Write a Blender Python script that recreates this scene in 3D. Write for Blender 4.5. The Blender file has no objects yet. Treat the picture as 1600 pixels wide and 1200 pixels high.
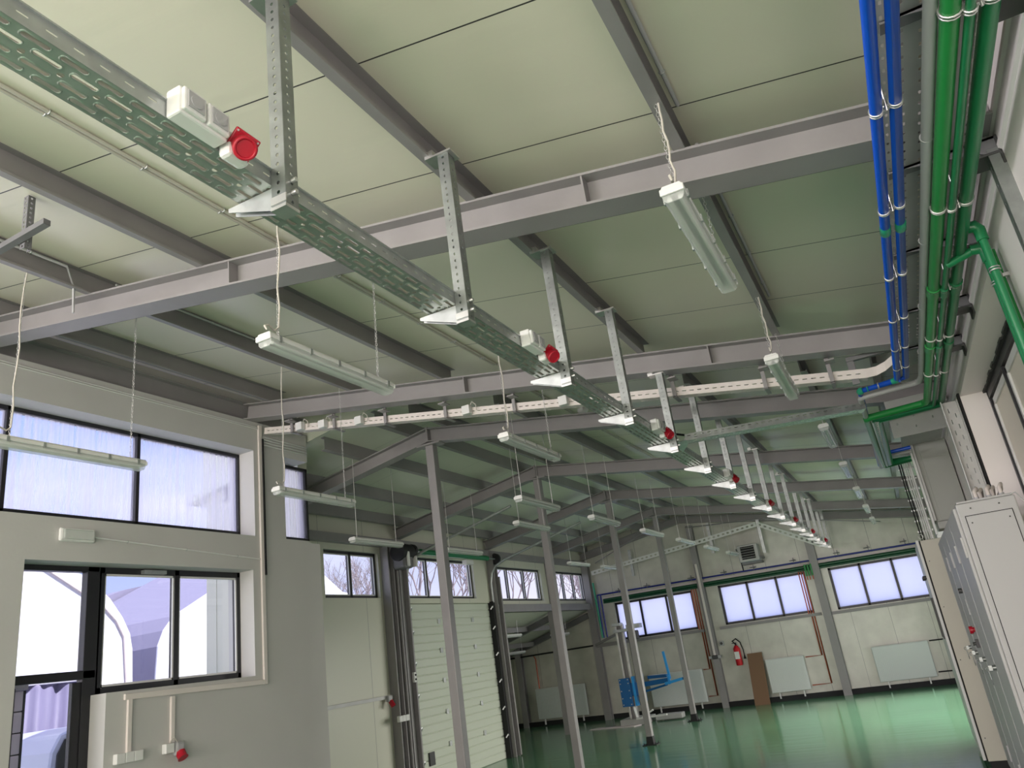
import bpy, math, random
from mathutils import Vector, Matrix
random.seed(7)
SC = bpy.context.scene
COL = SC.collection
PI = math.pi

# ---------------------------------------------------------------- camera
cam_d = bpy.data.cameras.new('camera'); cam = bpy.data.objects.new('camera', cam_d); COL.objects.link(cam)
F, YAW, PIT, ROL, H = 1193.37, -.426372, .341331, .142738, 1.6
cy, sy, cp, sp = math.cos(YAW), math.sin(YAW), math.cos(PIT), math.sin(PIT)
fw = Vector((sy*cp, cy*cp, sp)); rt = Vector((cy, -sy, 0)); dn = fw.cross(rt)
c_, s_ = math.cos(ROL), math.sin(ROL)
r2 = c_*rt + s_*dn; d2 = -s_*rt + c_*dn
cam.matrix_world = Matrix(((r2.x, -d2.x, -fw.x, 0), (r2.y, -d2.y, -fw.y, 0), (r2.z, -d2.z, -fw.z, H), (0, 0, 0, 1)))
cam_d.sensor_width = 36; cam_d.lens = F/1600*36; cam_d.clip_start = .05; cam_d.clip_end = 300
SC.camera = cam
SC.view_settings.view_transform = 'Standard'; SC.view_settings.look = 'None'
SC.view_settings.gamma = 1; SC.view_settings.use_curve_mapping = False
SC.view_settings.exposure = 0.0
SC.cycles.use_denoising = True
SC.cycles.max_bounces = 8; SC.cycles.diffuse_bounces = 5; SC.cycles.transparent_max_bounces = 16
SC.cycles.sample_clamp_indirect = 6

# ---------------------------------------------------------------- sky
W = bpy.data.worlds.new('sky'); SC.world = W; W.use_nodes = True
nt = W.node_tree; nt.nodes.clear()
def N(t, ty, **kw):
    n = t.nodes.new(ty)
    for k, v in kw.items(): setattr(n, k, v)
    return n
out = N(nt, 'ShaderNodeOutputWorld'); bg = N(nt, 'ShaderNodeBackground')
tc = N(nt, 'ShaderNodeTexCoord'); mp = N(nt, 'ShaderNodeMapping'); mp.inputs['Scale'].default_value = (1, 1, 2.6)
no = N(nt, 'ShaderNodeTexNoise'); no.inputs['Scale'].default_value = 2.3; no.inputs['Detail'].default_value = 6
cr = N(nt, 'ShaderNodeValToRGB'); cr.color_ramp.elements[0].position = .38; cr.color_ramp.elements[1].position = .60
cr.color_ramp.elements[0].color = (.27, .42, .88, 1); cr.color_ramp.elements[1].color = (.76, .78, 1.0, 1)
nt.links.new(tc.outputs['Generated'], mp.inputs['Vector']); nt.links.new(mp.outputs[0], no.inputs['Vector'])
nt.links.new(no.outputs['Fac'], cr.inputs[0])
sx = N(nt, 'ShaderNodeSeparateXYZ'); nt.links.new(tc.outputs['Generated'], sx.inputs[0])
hz = N(nt, 'ShaderNodeMapRange'); hz.inputs[1].default_value = .02; hz.inputs[2].default_value = .30; hz.inputs[3].default_value = .6; hz.inputs[4].default_value = 0
hm = N(nt, 'ShaderNodeMix', data_type='RGBA'); hm.inputs['B'].default_value = (.95, .88, .96, 1)
nt.links.new(sx.outputs['Z'], hz.inputs[0]); nt.links.new(hz.outputs[0], hm.inputs['Factor']); nt.links.new(cr.outputs[0], hm.inputs['A']); nt.links.new(hm.outputs['Result'], bg.inputs[0]); nt.links.new(bg.outputs[0], out.inputs[0])
bg.inputs[1].default_value = 1.35

def light(name, typ, loc, target, energy, color, size=None, size_y=None, spread=None):
    l = bpy.data.lights.new(name, typ); l.energy = energy; l.color = color
    o = bpy.data.objects.new(name, l); COL.objects.link(o); o.location = loc
    o.rotation_euler = (Vector(target) - Vector(loc)).to_track_quat('-Z', 'Y').to_euler()
    if typ == 'AREA':
        l.shape = 'RECTANGLE'; l.size = size; l.size_y = size_y
        if spread: l.spread = spread
    else: l.angle = .01
    return o
light('sun', 'SUN', (10, .5, 14), (0, 0, 0), 9.0, (1, .96, .9))
# daylight at openings behind and beside the photographer; front and far gates are invented
light('fill_front_gate', 'AREA', (-2.2, -6.9, 1.5), (-3.0, 8, 1.3), 430, (1, .90, .79), 5.5, 2.8)  # made-up gate behind the camera, added as interior fill
light('daylight_side_gate', 'AREA', (.66, -3.4, 1.5), (-5, -1.2, 1.6), 150, (1, .90, .82), 4.6, 2.6)
light('daylight_upper_window', 'AREA', (-5.36, -2.7, 3.44), (.7, 1.0, 2.6), 420, (1, .93, .93), 5.4, .78)
light('fill_far_side_gate', 'AREA', (.68, 14.2, 1.35), (-4, 12.6, -2.2), 200, (1, .96, .86), 5.4, 2.5, 1.9)  # made-up gate hidden by the cabinets, added to brighten the far hall

# ---------------------------------------------------------------- materials
def mat(name, col, rough=.5, metal=0., bump=None, var=None, spec=None, emis=None):
    m = bpy.data.materials.new(name); m.use_nodes = True; t = m.node_tree; b = t.nodes['Principled BSDF']
    b.inputs['Base Color'].default_value = (*col, 1); b.inputs['Roughness'].default_value = rough; b.inputs['Metallic'].default_value = metal
    if spec is not None: b.inputs['Specular IOR Level'].default_value = spec
    tc = N(t, 'ShaderNodeTexCoord')
    if var:   # (scale vector, amount)
        mp = N(t, 'ShaderNodeMapping'); mp.inputs['Scale'].default_value = var[0]
        no = N(t, 'ShaderNodeTexNoise'); no.inputs['Scale'].default_value = 1; no.inputs['Detail'].default_value = 5
        mx = N(t, 'ShaderNodeMix', data_type='RGBA'); cr = N(t, 'ShaderNodeMapRange')
        cr.inputs[1].default_value = .3; cr.inputs[2].default_value = .7
        t.links.new(tc.outputs['Object'], mp.inputs[0]); t.links.new(mp.outputs[0], no.inputs['Vector']); t.links.new(no.outputs['Fac'], cr.inputs[0])
        t.links.new(cr.outputs[0], mx.inputs['Factor'])
        mx.inputs['A'].default_value = (*[c*(1-var[1]) for c in col], 1); mx.inputs['B'].default_value = (*[min(1, c*(1+var[1])) for c in col], 1)
        t.links.new(mx.outputs['Result'], b.inputs['Base Color'])
        m['mix'] = mx.name
    if bump:  # (scale vector, strength)
        mp2 = N(t, 'ShaderNodeMapping'); mp2.inputs['Scale'].default_value = bump[0]
        n2 = N(t, 'ShaderNodeTexNoise'); n2.inputs['Scale'].default_value = 1; n2.inputs['Detail'].default_value = 3
        bp = N(t, 'ShaderNodeBump'); bp.inputs['Strength'].default_value = bump[1]; bp.inputs['Distance'].default_value = .01
        t.links.new(tc.outputs['Object'], mp2.inputs[0]); t.links.new(mp2.outputs[0], n2.inputs['Vector'])
        t.links.new(n2.outputs['Fac'], bp.inputs['Height']); t.links.new(bp.outputs[0], b.inputs['Normal'])
    return m
def seams(m, axis, period, offset, width=.006, dark=.25, extra=()):
    """thin panel joints every `period` along an axis, as part of the sheet's own pattern"""
    t = m.node_tree; b = t.nodes['Principled BSDF']
    geo = N(t, 'ShaderNodeTexCoord'); sep = N(t, 'ShaderNodeSeparateXYZ'); t.links.new(geo.outputs['Object'], sep.inputs[0])
    def line(ax, per, off, wd):
        a = N(t, 'ShaderNodeMath', operation='SUBTRACT'); a.inputs[1].default_value = off - per/2
        t.links.new(sep.outputs[ax], a.inputs[0])
        mo = N(t, 'ShaderNodeMath', operation='FLOORED_MODULO'); mo.inputs[1].default_value = per; t.links.new(a.outputs[0], mo.inputs[0])
        s = N(t, 'ShaderNodeMath', operation='SUBTRACT'); s.inputs[1].default_value = per/2; t.links.new(mo.outputs[0], s.inputs[0])
        ab = N(t, 'ShaderNodeMath', operation='ABSOLUTE'); t.links.new(s.outputs[0], ab.inputs[0])
        lt = N(t, 'ShaderNodeMath', operation='LESS_THAN'); lt.inputs[1].default_value = wd/2; t.links.new(ab.outputs[0], lt.inputs[0])
        return lt
    l = line(axis, period, offset, width)
    mx = N(t, 'ShaderNodeMix', data_type='RGBA'); t.links.new(l.outputs[0], mx.inputs['Factor'])
    src = b.inputs['Base Color']
    if src.is_linked: t.links.new(src.links[0].from_socket, mx.inputs['A'])
    else: mx.inputs['A'].default_value = src.default_value
    mx.inputs['B'].default_value = (dark, dark, dark*.9, 1)
    t.links.new(mx.outputs['Result'], b.inputs['Base Color'])
    return m

M = {}
M['ceiling'] = seams(mat('cream_roof_sheet', (.76, .73, .60), .34, bump=((1.0, 16, 1), .13)), 'Y', .78, 3.49, .007, .04)
M['ceiling_left'] = seams(mat('cream_roof_sheet_left', (.70, .72, .60), .34, bump=((1.0, 16, 1), .13)), 'Y', .95, 3.49, .004, .3)
M['steel'] = mat('grey_painted_steel', (.275, .262, .262), .42, bump=((60, 60, 60), .05), var=((3, 3, 3), .08))
M['steel_dark'] = mat('dark_grey_steel', (.16, .16, .165), .45, var=((4, 4, 4), .1))
M['galv'] = mat('galvanised_sheet', (.64, .63, .62), .36, .85, var=((9, 9, 9), .12))
M['galv_dull'] = mat('dull_galvanised_steel', (.50, .52, .52), .42, .8, var=((14, 14, 14), .14))
M['post_steel'] = mat('dull_zinc_post', (.30, .32, .31), .38, .75, var=((12, 12, 12), .2))
M['tray_grey'] = mat('grey_coated_tray', (.46, .46, .45), .5, .25, var=((5, 5, 5), .08))
M['plaster'] = mat('white_plaster', (.56, .55, .53), .75, bump=((40, 40, 40), .06), var=((1.5, 1.5, 1.5), .03))
M['reveal'] = mat('white_reveal', (.66, .66, .68), .7)
M['panel'] = seams(mat('cream_wall_panel', (.66, .66, .55), .33, bump=((9, 9, 1.2), .12)), 'Y', .98, 7.2, .008, .3)
M['panel_back'] = seams(mat('cream_wall_panel_gable', (.58, .57, .50), .27, bump=((5, 5, 3), .35), var=((3, 1, 3), .12)), 'X', .72, -3.4, .009, .28)
M['panel_right'] = mat('pale_wall_panel', (.84, .79, .77), .42, bump=((2, 2, 2), .05))
M['floor'] = mat('green_epoxy_floor', (.085, .225, .125), .14, bump=((.9, 5.5, 1), .22), var=((.7, .7, .7), .12), spec=.6)
M['black'] = mat('black_frame', (.018, .018, .022), .4)
M['blackrub'] = mat('black_rubber', (.012, .012, .014), .7)
M['white'] = mat('white_plastic', (.75, .75, .73), .4)
M['white_paint'] = mat('white_painted_metal', (.70, .70, .69), .4, var=((3, 3, 3), .03))
M['trunking'] = mat('pinkish_white_tray', (.72, .66, .62), .5)
M['cab_white'] = mat('light_grey_cabinet_paint', (.45, .445, .445), .45, bump=((150, 150, 150), .03))
M['cab_beige'] = mat('beige_cabinet_paint', (.60, .57, .49), .5)
M['grey_box'] = mat('grey_cabinet_paint', (.36, .37, .34), .5)
M['red'] = mat('red_plastic', (.42, .004, .02), .35)
M['ext_red'] = mat('red_enamel', (.55, .01, .02), .3)
M['blue_pipe'] = mat('blue_pipe_plastic', (.005, .075, .50), .3)
M['green_pipe'] = mat('green_pipe_plastic', (.018, .25, .055), .32)
M['green_pipe2'] = mat('deep_green_pipe_plastic', (.012, .19, .07), .32)
M['dark_green'] = mat('dark_green_pipe_plastic', (.008, .07, .03), .35)
M['dark_blue'] = mat('dark_blue_pipe_plastic', (.01, .02, .22), .35)
M['teal'] = mat('green_pipe_coupling', (.02, .32, .19), .35)
M['grey_pipe'] = mat('grey_pipe_plastic', (.42, .42, .43), .4)
M['lift_blue'] = mat('blue_lift_paint', (.01, .13, .38), .35)
M['lift_light'] = mat('light_blue_paint', (.02, .33, .80), .35)
M['radiator'] = mat('white_radiator_enamel', (.66, .70, .68), .35)
M['copper'] = mat('copper_pipe', (.45, .12, .07), .35, .7)
M['cardboard'] = mat('brown_cardboard', (.20, .115, .065), .8, bump=((50, 50, 2), .2))
M['seal'] = mat('dark_sealant', (.05, .05, .05), .8)
M['cable'] = mat('grey_cable', (.55, .52, .46), .6)
M['ctrl'] = mat('dark_switch', (.05, .05, .05), .5)
M['tent'] = mat('white_tent_fabric', (.80, .78, .86), .6, bump=((3, 3, 1), .3))
M['tent_shade'] = mat('lavender_shade_tarpaulin', (.17, .155, .27), .6, bump=((1.2, 3, .8), .3))  # curtain fabric, its lavender shade put into the base colour
M['tent_shaded'] = mat('lavender_shade_fabric', (.25, .23, .33), .6, bump=((1.2, 3, .8), .3))  # tent fabric in shade, the shade put into the base colour
M['car'] = mat('pale_blue_car_paint', (.48, .50, .66), .3)
M['bark'] = mat('pale_bark', (.30, .25, .26), .8)
M['block'] = mat('pinkish_block', (.62, .54, .56), .8)
M['ground'] = mat('gravel_ground', (.45, .43, .42), .9, bump=((8, 8, 8), .4), var=((2, 2, 2), .15))
M['sect'] = mat('ribbed_door_sheet', (.60, .64, .54), .4, bump=((2, 120, 120), .05))
M['tube'] = mat('fluorescent_tube_glass', (.85, .85, .83), .15)
M['gap'] = mat('dark_gap', (.02, .02, .02), .9)
M['insul'] = mat('pale_sliding_panel', (.74, .68, .58), .4)

def pane_mat(name, kind):
    m = bpy.data.materials.new(name); m.use_nodes = True; t = m.node_tree; t.nodes.clear()
    o = N(t, 'ShaderNodeOutputMaterial'); tr = N(t, 'ShaderNodeBsdfTransparent'); gl = N(t, 'ShaderNodeBsdfGlossy')
    mx = N(t, 'ShaderNodeMixShader')
    if kind == 'clear':
        gl.inputs['Roughness'].default_value = .02; gl.inputs['Color'].default_value = (.9, .9, .9, 1)
        tr.inputs['Color'].default_value = (.93, .94, .97, 1)
        mx.inputs[0].default_value = .05
        t.links.new(tr.outputs[0], mx.inputs[1]); t.links.new(gl.outputs[0], mx.inputs[2])
    else:
        tl = N(t, 'ShaderNodeBsdfTranslucent'); tl.inputs['Color'].default_value = (.80, .83, .97, 1) if kind == 'frost' else (.80, .78, .90, 1)
        tc = N(t, 'ShaderNodeTexCoord'); mp = N(t, 'ShaderNodeMapping'); mp.inputs['Scale'].default_value = (5, 26, .8) if kind != 'frost' else (.4, .4, .4)
        no = N(t, 'ShaderNodeTexNoise'); no.inputs['Scale'].default_value = 1; no.inputs['Detail'].default_value = 4
        mr = N(t, 'ShaderNodeMapRange'); mr.inputs[1].default_value = .3; mr.inputs[2].default_value = .7
        mr.inputs[3].default_value = .15 if kind != 'frost' else .8; mr.inputs[4].default_value = .60 if kind != 'frost' else .95
        t.links.new(tc.outputs['Object'], mp.inputs[0]); t.links.new(mp.outputs[0], no.inputs['Vector']); t.links.new(no.outputs['Fac'], mr.inputs[0])
        t.links.new(mr.outputs[0], mx.inputs[0]); t.links.new(tr.outputs[0], mx.inputs[1]); t.links.new(tl.outputs[0], mx.inputs[2])
    t.links.new(mx.outputs[0], o.inputs[0])
    return m
M['glass'] = pane_mat('clear_glass', 'clear'); M['frost'] = pane_mat('frosted_glass', 'frost'); M['poly'] = pane_mat('streaked_polycarbonate', 'poly')
def cover_mat():
    m = bpy.data.materials.new('clear_lamp_cover'); m.use_nodes = True; t = m.node_tree; t.nodes.clear()
    o = N(t, 'ShaderNodeOutputMaterial'); tr = N(t, 'ShaderNodeBsdfTransparent'); gl = N(t, 'ShaderNodeBsdfPrincipled'); mx = N(t, 'ShaderNodeMixShader')
    gl.inputs['Base Color'].default_value = (.8, .82, .8, 1); gl.inputs['Roughness'].default_value = .18
    tr.inputs['Color'].default_value = (.9, .92, .9, 1)
    mx.inputs[0].default_value = .38; t.links.new(tr.outputs[0], mx.inputs[1]); t.links.new(gl.outputs[0], mx.inputs[2]); t.links.new(mx.outputs[0], o.inputs[0])
    return m
M['cover'] = cover_mat()

# ---------------------------------------------------------------- mesh helpers
class MB:
    def __init__(s): s.v = []; s.f = []; s.smooth = set()
    def add(s, vs, fs, sm=False):
        b = len(s.v); s.v += [tuple(v) for v in vs]
        for f in fs:
            if sm: s.smooth.add(len(s.f))
            s.f.append(tuple(i+b for i in f))
        return s
    def box(s, x0, x1, y0, y1, z0, z1):
        return s.add([(x0,y0,z0),(x1,y0,z0),(x1,y1,z0),(x0,y1,z0),(x0,y0,z1),(x1,y0,z1),(x1,y1,z1),(x0,y1,z1)],
                     [(0,3,2,1),(4,5,6,7),(0,1,5,4),(1,2,6,5),(2,3,7,6),(3,0,4,7)])
    def obox(s, c, ax, ay, az):      # centre and three half-axis vectors
        c, ax, ay, az = map(Vector, (c, ax, ay, az)); vs = []
        for k in (-1, 1):
            for i, j in ((-1,-1),(1,-1),(1,1),(-1,1)): vs.append(c+i*ax+j*ay+k*az)
        return s.add(vs, [(0,3,2,1),(4,5,6,7),(0,1,5,4),(1,2,6,5),(2,3,7,6),(3,0,4,7)])
    def bar(s, a, b, w, h, up=(0,0,1)):   # rectangular bar from a to b
        a, b = Vector(a), Vector(b); d = b-a; u = Vector(up); sd = d.cross(u)
        if sd.length < 1e-6: sd = d.cross(Vector((1,0,0)))
        sd.normalize(); uu = sd.cross(d).normalized()
        return s.obox((a+b)/2, d/2, sd*w/2, uu*h/2)
    def prism(s, prof, p0, p1, U, V, closed=True):   # 2-D profile swept from p0 to p1
        p0, p1, U, V = map(Vector, (p0, p1, U, V)); n = len(prof)
        vs = [p0+U*a+V*b for a, b in prof] + [p1+U*a+V*b for a, b in prof]
        fs = [(i, (i+1) % n, n+(i+1) % n, n+i) for i in range(n if closed else n-1)]
        if closed: fs += [tuple(range(n-1, -1, -1)), tuple(range(n, 2*n))]
        return s.add(vs, fs)
    def tube(s, pts, r, n=10, caps=True, rad=None):
        pts = [Vector(p) for p in pts]; vs = []; m = len(pts); pu = None
        for i, p in enumerate(pts):
            d = (pts[min(i+1, m-1)] - pts[max(i-1, 0)]).normalized()
            if pu is None: pu = d.orthogonal().normalized()
            u = (pu - d*pu.dot(d)); u = u.normalized() if u.length > 1e-6 else d.orthogonal().normalized()
            pu = u; w = d.cross(u); rr = rad[i] if rad else r
            if 0 < i < m-1 and not rad:
                c = max(.5, math.cos((pts[i]-pts[i-1]).angle(pts[i+1]-pts[i])/2)); rr = r/c if c > .6 else r*1.2
            for k in range(n): a = 2*PI*k/n; vs.append(p+u*math.cos(a)*rr+w*math.sin(a)*rr)
        fs = [(i*n+k, i*n+(k+1) % n, (i+1)*n+(k+1) % n, (i+1)*n+k) for i in range(m-1) for k in range(n)]
        s.add(vs, fs, True)
        if caps: s.add([vs[k] for k in range(n)], [tuple(range(n-1, -1, -1))]); s.add([vs[(m-1)*n+k] for k in range(n)], [tuple(range(n))])
        return s
    def cyl(s, a, b, r, n=14): return s.tube([a, b], r, n)
    def torus(s, c, nrm, R, r, n=10, m=5, sx=1, arc=None):
        c, nrm = Vector(c), Vector(nrm).normalized(); u = Vector((0,0,1)) if abs(nrm.z) < .9 else Vector((1,0,0))
        u = (u-nrm*u.dot(nrm)).normalized(); w = nrm.cross(u); vs = []
        for i in range(n):
            a = 2*PI*i/n; d = u*math.cos(a)*sx+w*math.sin(a); dd = (u*math.cos(a)+w*math.sin(a))
            for k in range(m): b = 2*PI*k/m; vs.append(c+d*R+dd*r*math.cos(b)+nrm*r*math.sin(b))
        fs = [(i*m+k, ((i+1) % n)*m+k, ((i+1) % n)*m+(k+1) % m, i*m+(k+1) % m) for i in range(n) for k in range(m)]
        return s.add(vs, fs, True)
    def cell(s, O, U, V, a, b, l, w, n=3, lip=0., nrm=None):
        """rectangle a x b around O in the plane of U, V with a rounded slot l x w cut through (w=0: none)"""
        O, U, V = Vector(O), Vector(U), Vector(V)
        if l <= 0:
            return s.add([O-U*a/2-V*b/2, O+U*a/2-V*b/2, O+U*a/2+V*b/2, O-U*a/2+V*b/2], [(0,1,2,3)])
        r = w/2; e = max(l/2-r, 0); q = []
        for k in range(n+1): t = PI/2*k/n; q.append((e+r*math.cos(t), r*math.sin(t)))
        pts = []; 
        for sx, sy_, rev in ((1,1,0),(-1,1,1),(-1,-1,0),(1,-1,1)):
            qq = [(sx*x, sy_*y) for x, y in q]
            if rev: qq = qq[::-1]
            cor = (sx*a/2, sy_*b/2)
            mids = [(a/2*sx, 0), (0, b/2*sy_)]
            if rev: mids = mids[::-1]
            if e > 0: qq = qq + [(0, sy_*r)] if not rev else [(0, sy_*r)] + qq
            vs = [O+U*mids[0][0]+V*mids[0][1], O+U*cor[0]+V*cor[1], O+U*mids[1][0]+V*mids[1][1]] + [O+U*x+V*y for x, y in qq[::-1]]
            s.add(vs, [tuple(range(len(vs)))])
            pts += qq
        if lip:
            nn = Vector(nrm); m = len(pts)
            def ring(off, dz): return [O+U*(x+off*(1 if x > 1e-4 else -1 if x < -1e-4 else 0)*(abs(x) > e-1e-4))+V*(y+off*(y/r)) + nn*dz for x, y in pts]
            A, B, C = ring(0, 0), ring(lip*.5, lip*.75), ring(lip*1.1, 0)
            s.add(A+B+C, [(i, (i+1) % m, m+(i+1) % m, m+i) for i in range(m)] + [(m+i, m+(i+1) % m, 2*m+(i+1) % m, 2*m+i) for i in range(m)], True)
        return s
    def perf(s, O, U, V, L, Wd, cols, pitch, l, w, phase=0., lip=0, nrm=None):
        """perforated strip: length L along U, width Wd along V; cols = [(v0, v1, phase, kind)]"""
        O, U, V = Vector(O), Vector(U), Vector(V); n = max(1, int(L/pitch)); rest = L-n*pitch
        for v0, v1, ph, kind in cols:
            st = rest/2
            s.cell(O+U*st/2+V*(v0+v1)/2, U, V, st, v1-v0, 0, 0); s.cell(O+U*(L-st/2)+V*(v0+v1)/2, U, V, st, v1-v0, 0, 0)
            if ph:
                s.cell(O+U*(st+pitch/4)+V*(v0+v1)/2, U, V, pitch/2, v1-v0, 0, 0); s.cell(O+U*(L-st-pitch/4)+V*(v0+v1)/2, U, V, pitch/2, v1-v0, 0, 0)
            for i in range(n-(1 if ph else 0)):
                c = O+U*(st+(i+.5+(.5 if ph else 0))*pitch)+V*(v0+v1)/2
                if kind == 's': s.cell(c, U, V, pitch, v1-v0, l, w, lip=lip, nrm=nrm)
                elif kind == 'o': s.cell(c, U, V, pitch, v1-v0, w*1.25, w*1.25, lip=0)
                else: s.cell(c, U, V, pitch, v1-v0, 0, 0)
        return s
    def build(s, name, m, parent=None, bevel=0, solid=0, auto=False):
        me = bpy.data.meshes.new(name); off = Vector((0,0,0)); p = parent
        while p: off += p.location; p = p.parent
        me.from_pydata([Vector(v)-off for v in s.v], [], s.f); me.validate()
        if s.smooth:
            for i in s.smooth:
                if i < len(me.polygons): me.polygons[i].use_smooth = True
        o = bpy.data.objects.new(name, me); COL.objects.link(o); me.materials.append(M[m] if isinstance(m, str) else m)
        if parent: o.parent = parent
        if bevel:
            b = o.modifiers.new('bevel', 'BEVEL'); b.width = bevel; b.segments = 2; b.limit_method = 'ANGLE'; b.angle_limit = .6
        if solid:
            b = o.modifiers.new('sheet', 'SOLIDIFY'); b.thickness = solid; b.offset = 0
        return o
def tag(o, label, cat, group=None):
    o['label'] = label; o['category'] = cat
    if group: o['group'] = group
    return o
def thing(name, label, cat, loc=(0,0,0), group=None):
    o = bpy.data.objects.new(name, None); COL.objects.link(o); o.location = loc; o.empty_display_size = .1
    return tag(o, label, cat, group)
def struct(o): o['kind'] = 'structure'; return o
def grp(name, loc): 
    o = bpy.data.objects.new(name, None); COL.objects.link(o); o.location = loc; o['kind'] = 'structure'; return o
def wall(mb, axis, t0, t1, a0, a1, z0, z1, holes=()):
    """wall slab across `axis` ('x': runs along Y) with rectangular openings (a0,a1,z0,z1)"""
    A = sorted({a0, a1, *[h[0] for h in holes], *[h[1] for h in holes]}); A = [a for a in A if a0 <= a <= a1]
    for i in range(len(A)-1):
        m = (A[i]+A[i+1])/2; hs = sorted((h[2], h[3]) for h in holes if h[0] < m < h[1]); z = z0
        for b, t in hs+[(z1, z1)]:
            if b > z+1e-6:
                if axis == 'x': mb.box(t0, t1, A[i], A[i+1], z, b)
                else: mb.box(A[i], A[i+1], t0, t1, z, b)
            z = max(z, t)
    return mb
RP = lambda x: 3.56-.17*x                                  # underside of the roof sheets, right slope
RL = lambda x: 4.30+.17*(x+4.35)                           # left slope of the far hall

# ================================================================ SETTING
struct(MB().box(-9.6, .9, -7, 18.3, -.1, 0).build('floor', 'floor'))
struct(MB().box(-60, 40, -40, 70, -.25, -.12).build('trim_1', 'ground'))
# roofs
def slab(x0, z0, x1, z1, y0, y1, th=.08):
    return MB().add([(x0,y0,z0),(x1,y0,z1),(x1,y1,z1),(x0,y1,z0),(x0,y0,z0+th),(x1,y0,z1+th),(x1,y1,z1+th),(x0,y1,z0+th)],
                    [(0,3,2,1),(4,5,6,7),(0,1,5,4),(1,2,6,5),(2,3,7,6),(3,0,4,7)])
ce = grp('ceiling', (0, 0, 0))
slab(-5.9, RP(-5.9), 1.1, RP(1.1), -7.2, 6.35).build('near_roof_sheets', 'ceiling', ce)
slab(-4.35, RP(-4.35), 1.1, RP(1.1), 6.35, 18.3).build('right_roof_sheets', 'ceiling', ce)
slab(-7.3, RL(-7.3), -4.35, RL(-4.35), 6.35, 18.3).build('left_roof_sheets', 'ceiling_left', ce)
MB().add([(-4.35,6.33,4.295),(-7.0,6.33,RL(-7)-.005),(-7.0,6.33,4.6),(-5.9,6.33,4.6),(-4.35,6.33,4.32),
          (-4.35,6.345,4.295),(-7.0,6.345,RL(-7)-.005),(-7.0,6.345,4.6),(-5.9,6.345,4.6),(-4.35,6.345,4.32)],
         [(0,1,2,3,4),(9,8,7,6,5),(0,5,6,1),(1,6,7,2),(2,7,8,3),(3,8,9,4),(4,9,5,0)]).build('step_sheet', 'ceiling_left', ce)
slab(-9.5, 1.62, -6.95, 2.42, 12.9, 18.3, .08).build('annex_roof_sheets', 'ceiling_left', ce)
# walls
XW = -5.4
up = [(-5.5, 5.51, 3.02, 3.87), (5.93, 6.5, 3.02, 3.87)]
lo = [(3.33, 4.0, -1, 2.70), (4.0, 5.475, 1.76, 2.70), (-4.5, -1.0, 1.0, 2.7)]
wl = MB()
wall(wl, 'x', XW-.32, XW, -7, 6.29, 3.0, 4.17, [(h[0], min(h[1], 6.4), h[2], h[3]) for h in up])
wall(wl, 'x', XW-.32, XW, -7, 6.43, 0, 3.0, lo)
wall(wl, 'x', XW-.32, XW-.14, -7, 6.29, 4.17, 4.49)
struct(wl.build('wall_left', 'plaster'))
wf = MB(); wall(wf, 'x', -7.05, -6.9, 6.43, 12.95, 0, 3.88, [(8.28, 9.5, 2.68, 3.33), (10.14, 12.36, 2.68, 3.33), (10.1, 12.85, -1, 2.6)])
wall(wf, 'x', -7.05, -6.9, 12.95, 18.1, 2.42, 3.88, [(13.03, 15.25, 2.64, 3.28), (15.95, 17.75, 2.64, 3.28)])
wall(wf, 'y', 6.435, 6.58, -7.05, -5.66, 0, 4.6)
struct(wf.build('wall_left_far', 'panel'))
wb = MB(); wall(wb, 'y', 17.85, 18.05, -6.9, 1.0, 0, 4.28, [(-6.3, -4.42, 1.65, 2.49), (-3.82, -1.93, 1.65, 2.49), (-1.46, .40, 1.63, 2.48)])
wall(wb, 'y', 17.85, 18.05, -9.6, -6.9, 0, 2.6)
struct(wb.build('wall_back', 'panel_back'))
struct(MB().box(-9.55, -9.4, 12.9, 17.85, 0, 1.9).build('wall_annex_left', 'panel'))
struct(MB().box(-9.5, -7.05, 12.78, 12.93, 0, 2.5).build('wall_annex_front', 'panel'))
wr = MB(); wall(wr, 'x', .70, .98, -7, 18.05, 0, 3.46, [(3.62, 6.42, -1, 2.97), (-5.8, -1.0, -1, 2.8), (11.4, 17.0, -1, 2.7)])  # the farthest opening is an invented gate, added for its fill light
for z in (3.07, 3.16, 3.25, 3.34):   # horizontal swages of the wall sheet
    wr.prism([(0, -.018), (-.010, -.008), (-.010, .008), (0, .018)], (.70, -7, z), (.70, 17.8, z), (1,0,0), (0,0,1))
struct(wr.build('wall_right', 'panel_right'))
fr = MB(); wall(fr, 'y', -7.15, -7, -5.7, .98, 0, 4.5, [(-5.0, .5, -1, 2.95)])  # unseen gate opening, added to let fill light in
struct(fr.build('wall_front', 'panel_right'))
struct(MB().box(-9.4, .70, 17.80, 17.85, 0, .10).build('baseboard_back', 'blackrub'))
struct(MB().box(-9.40, -9.36, 12.95, 17.8, 0, .10).build('baseboard_annex', 'blackrub'))
struct(MB().box(-6.90, -6.87, 6.5, 10.05, 0, .10).build('baseboard_left', 'blackrub'))

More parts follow.
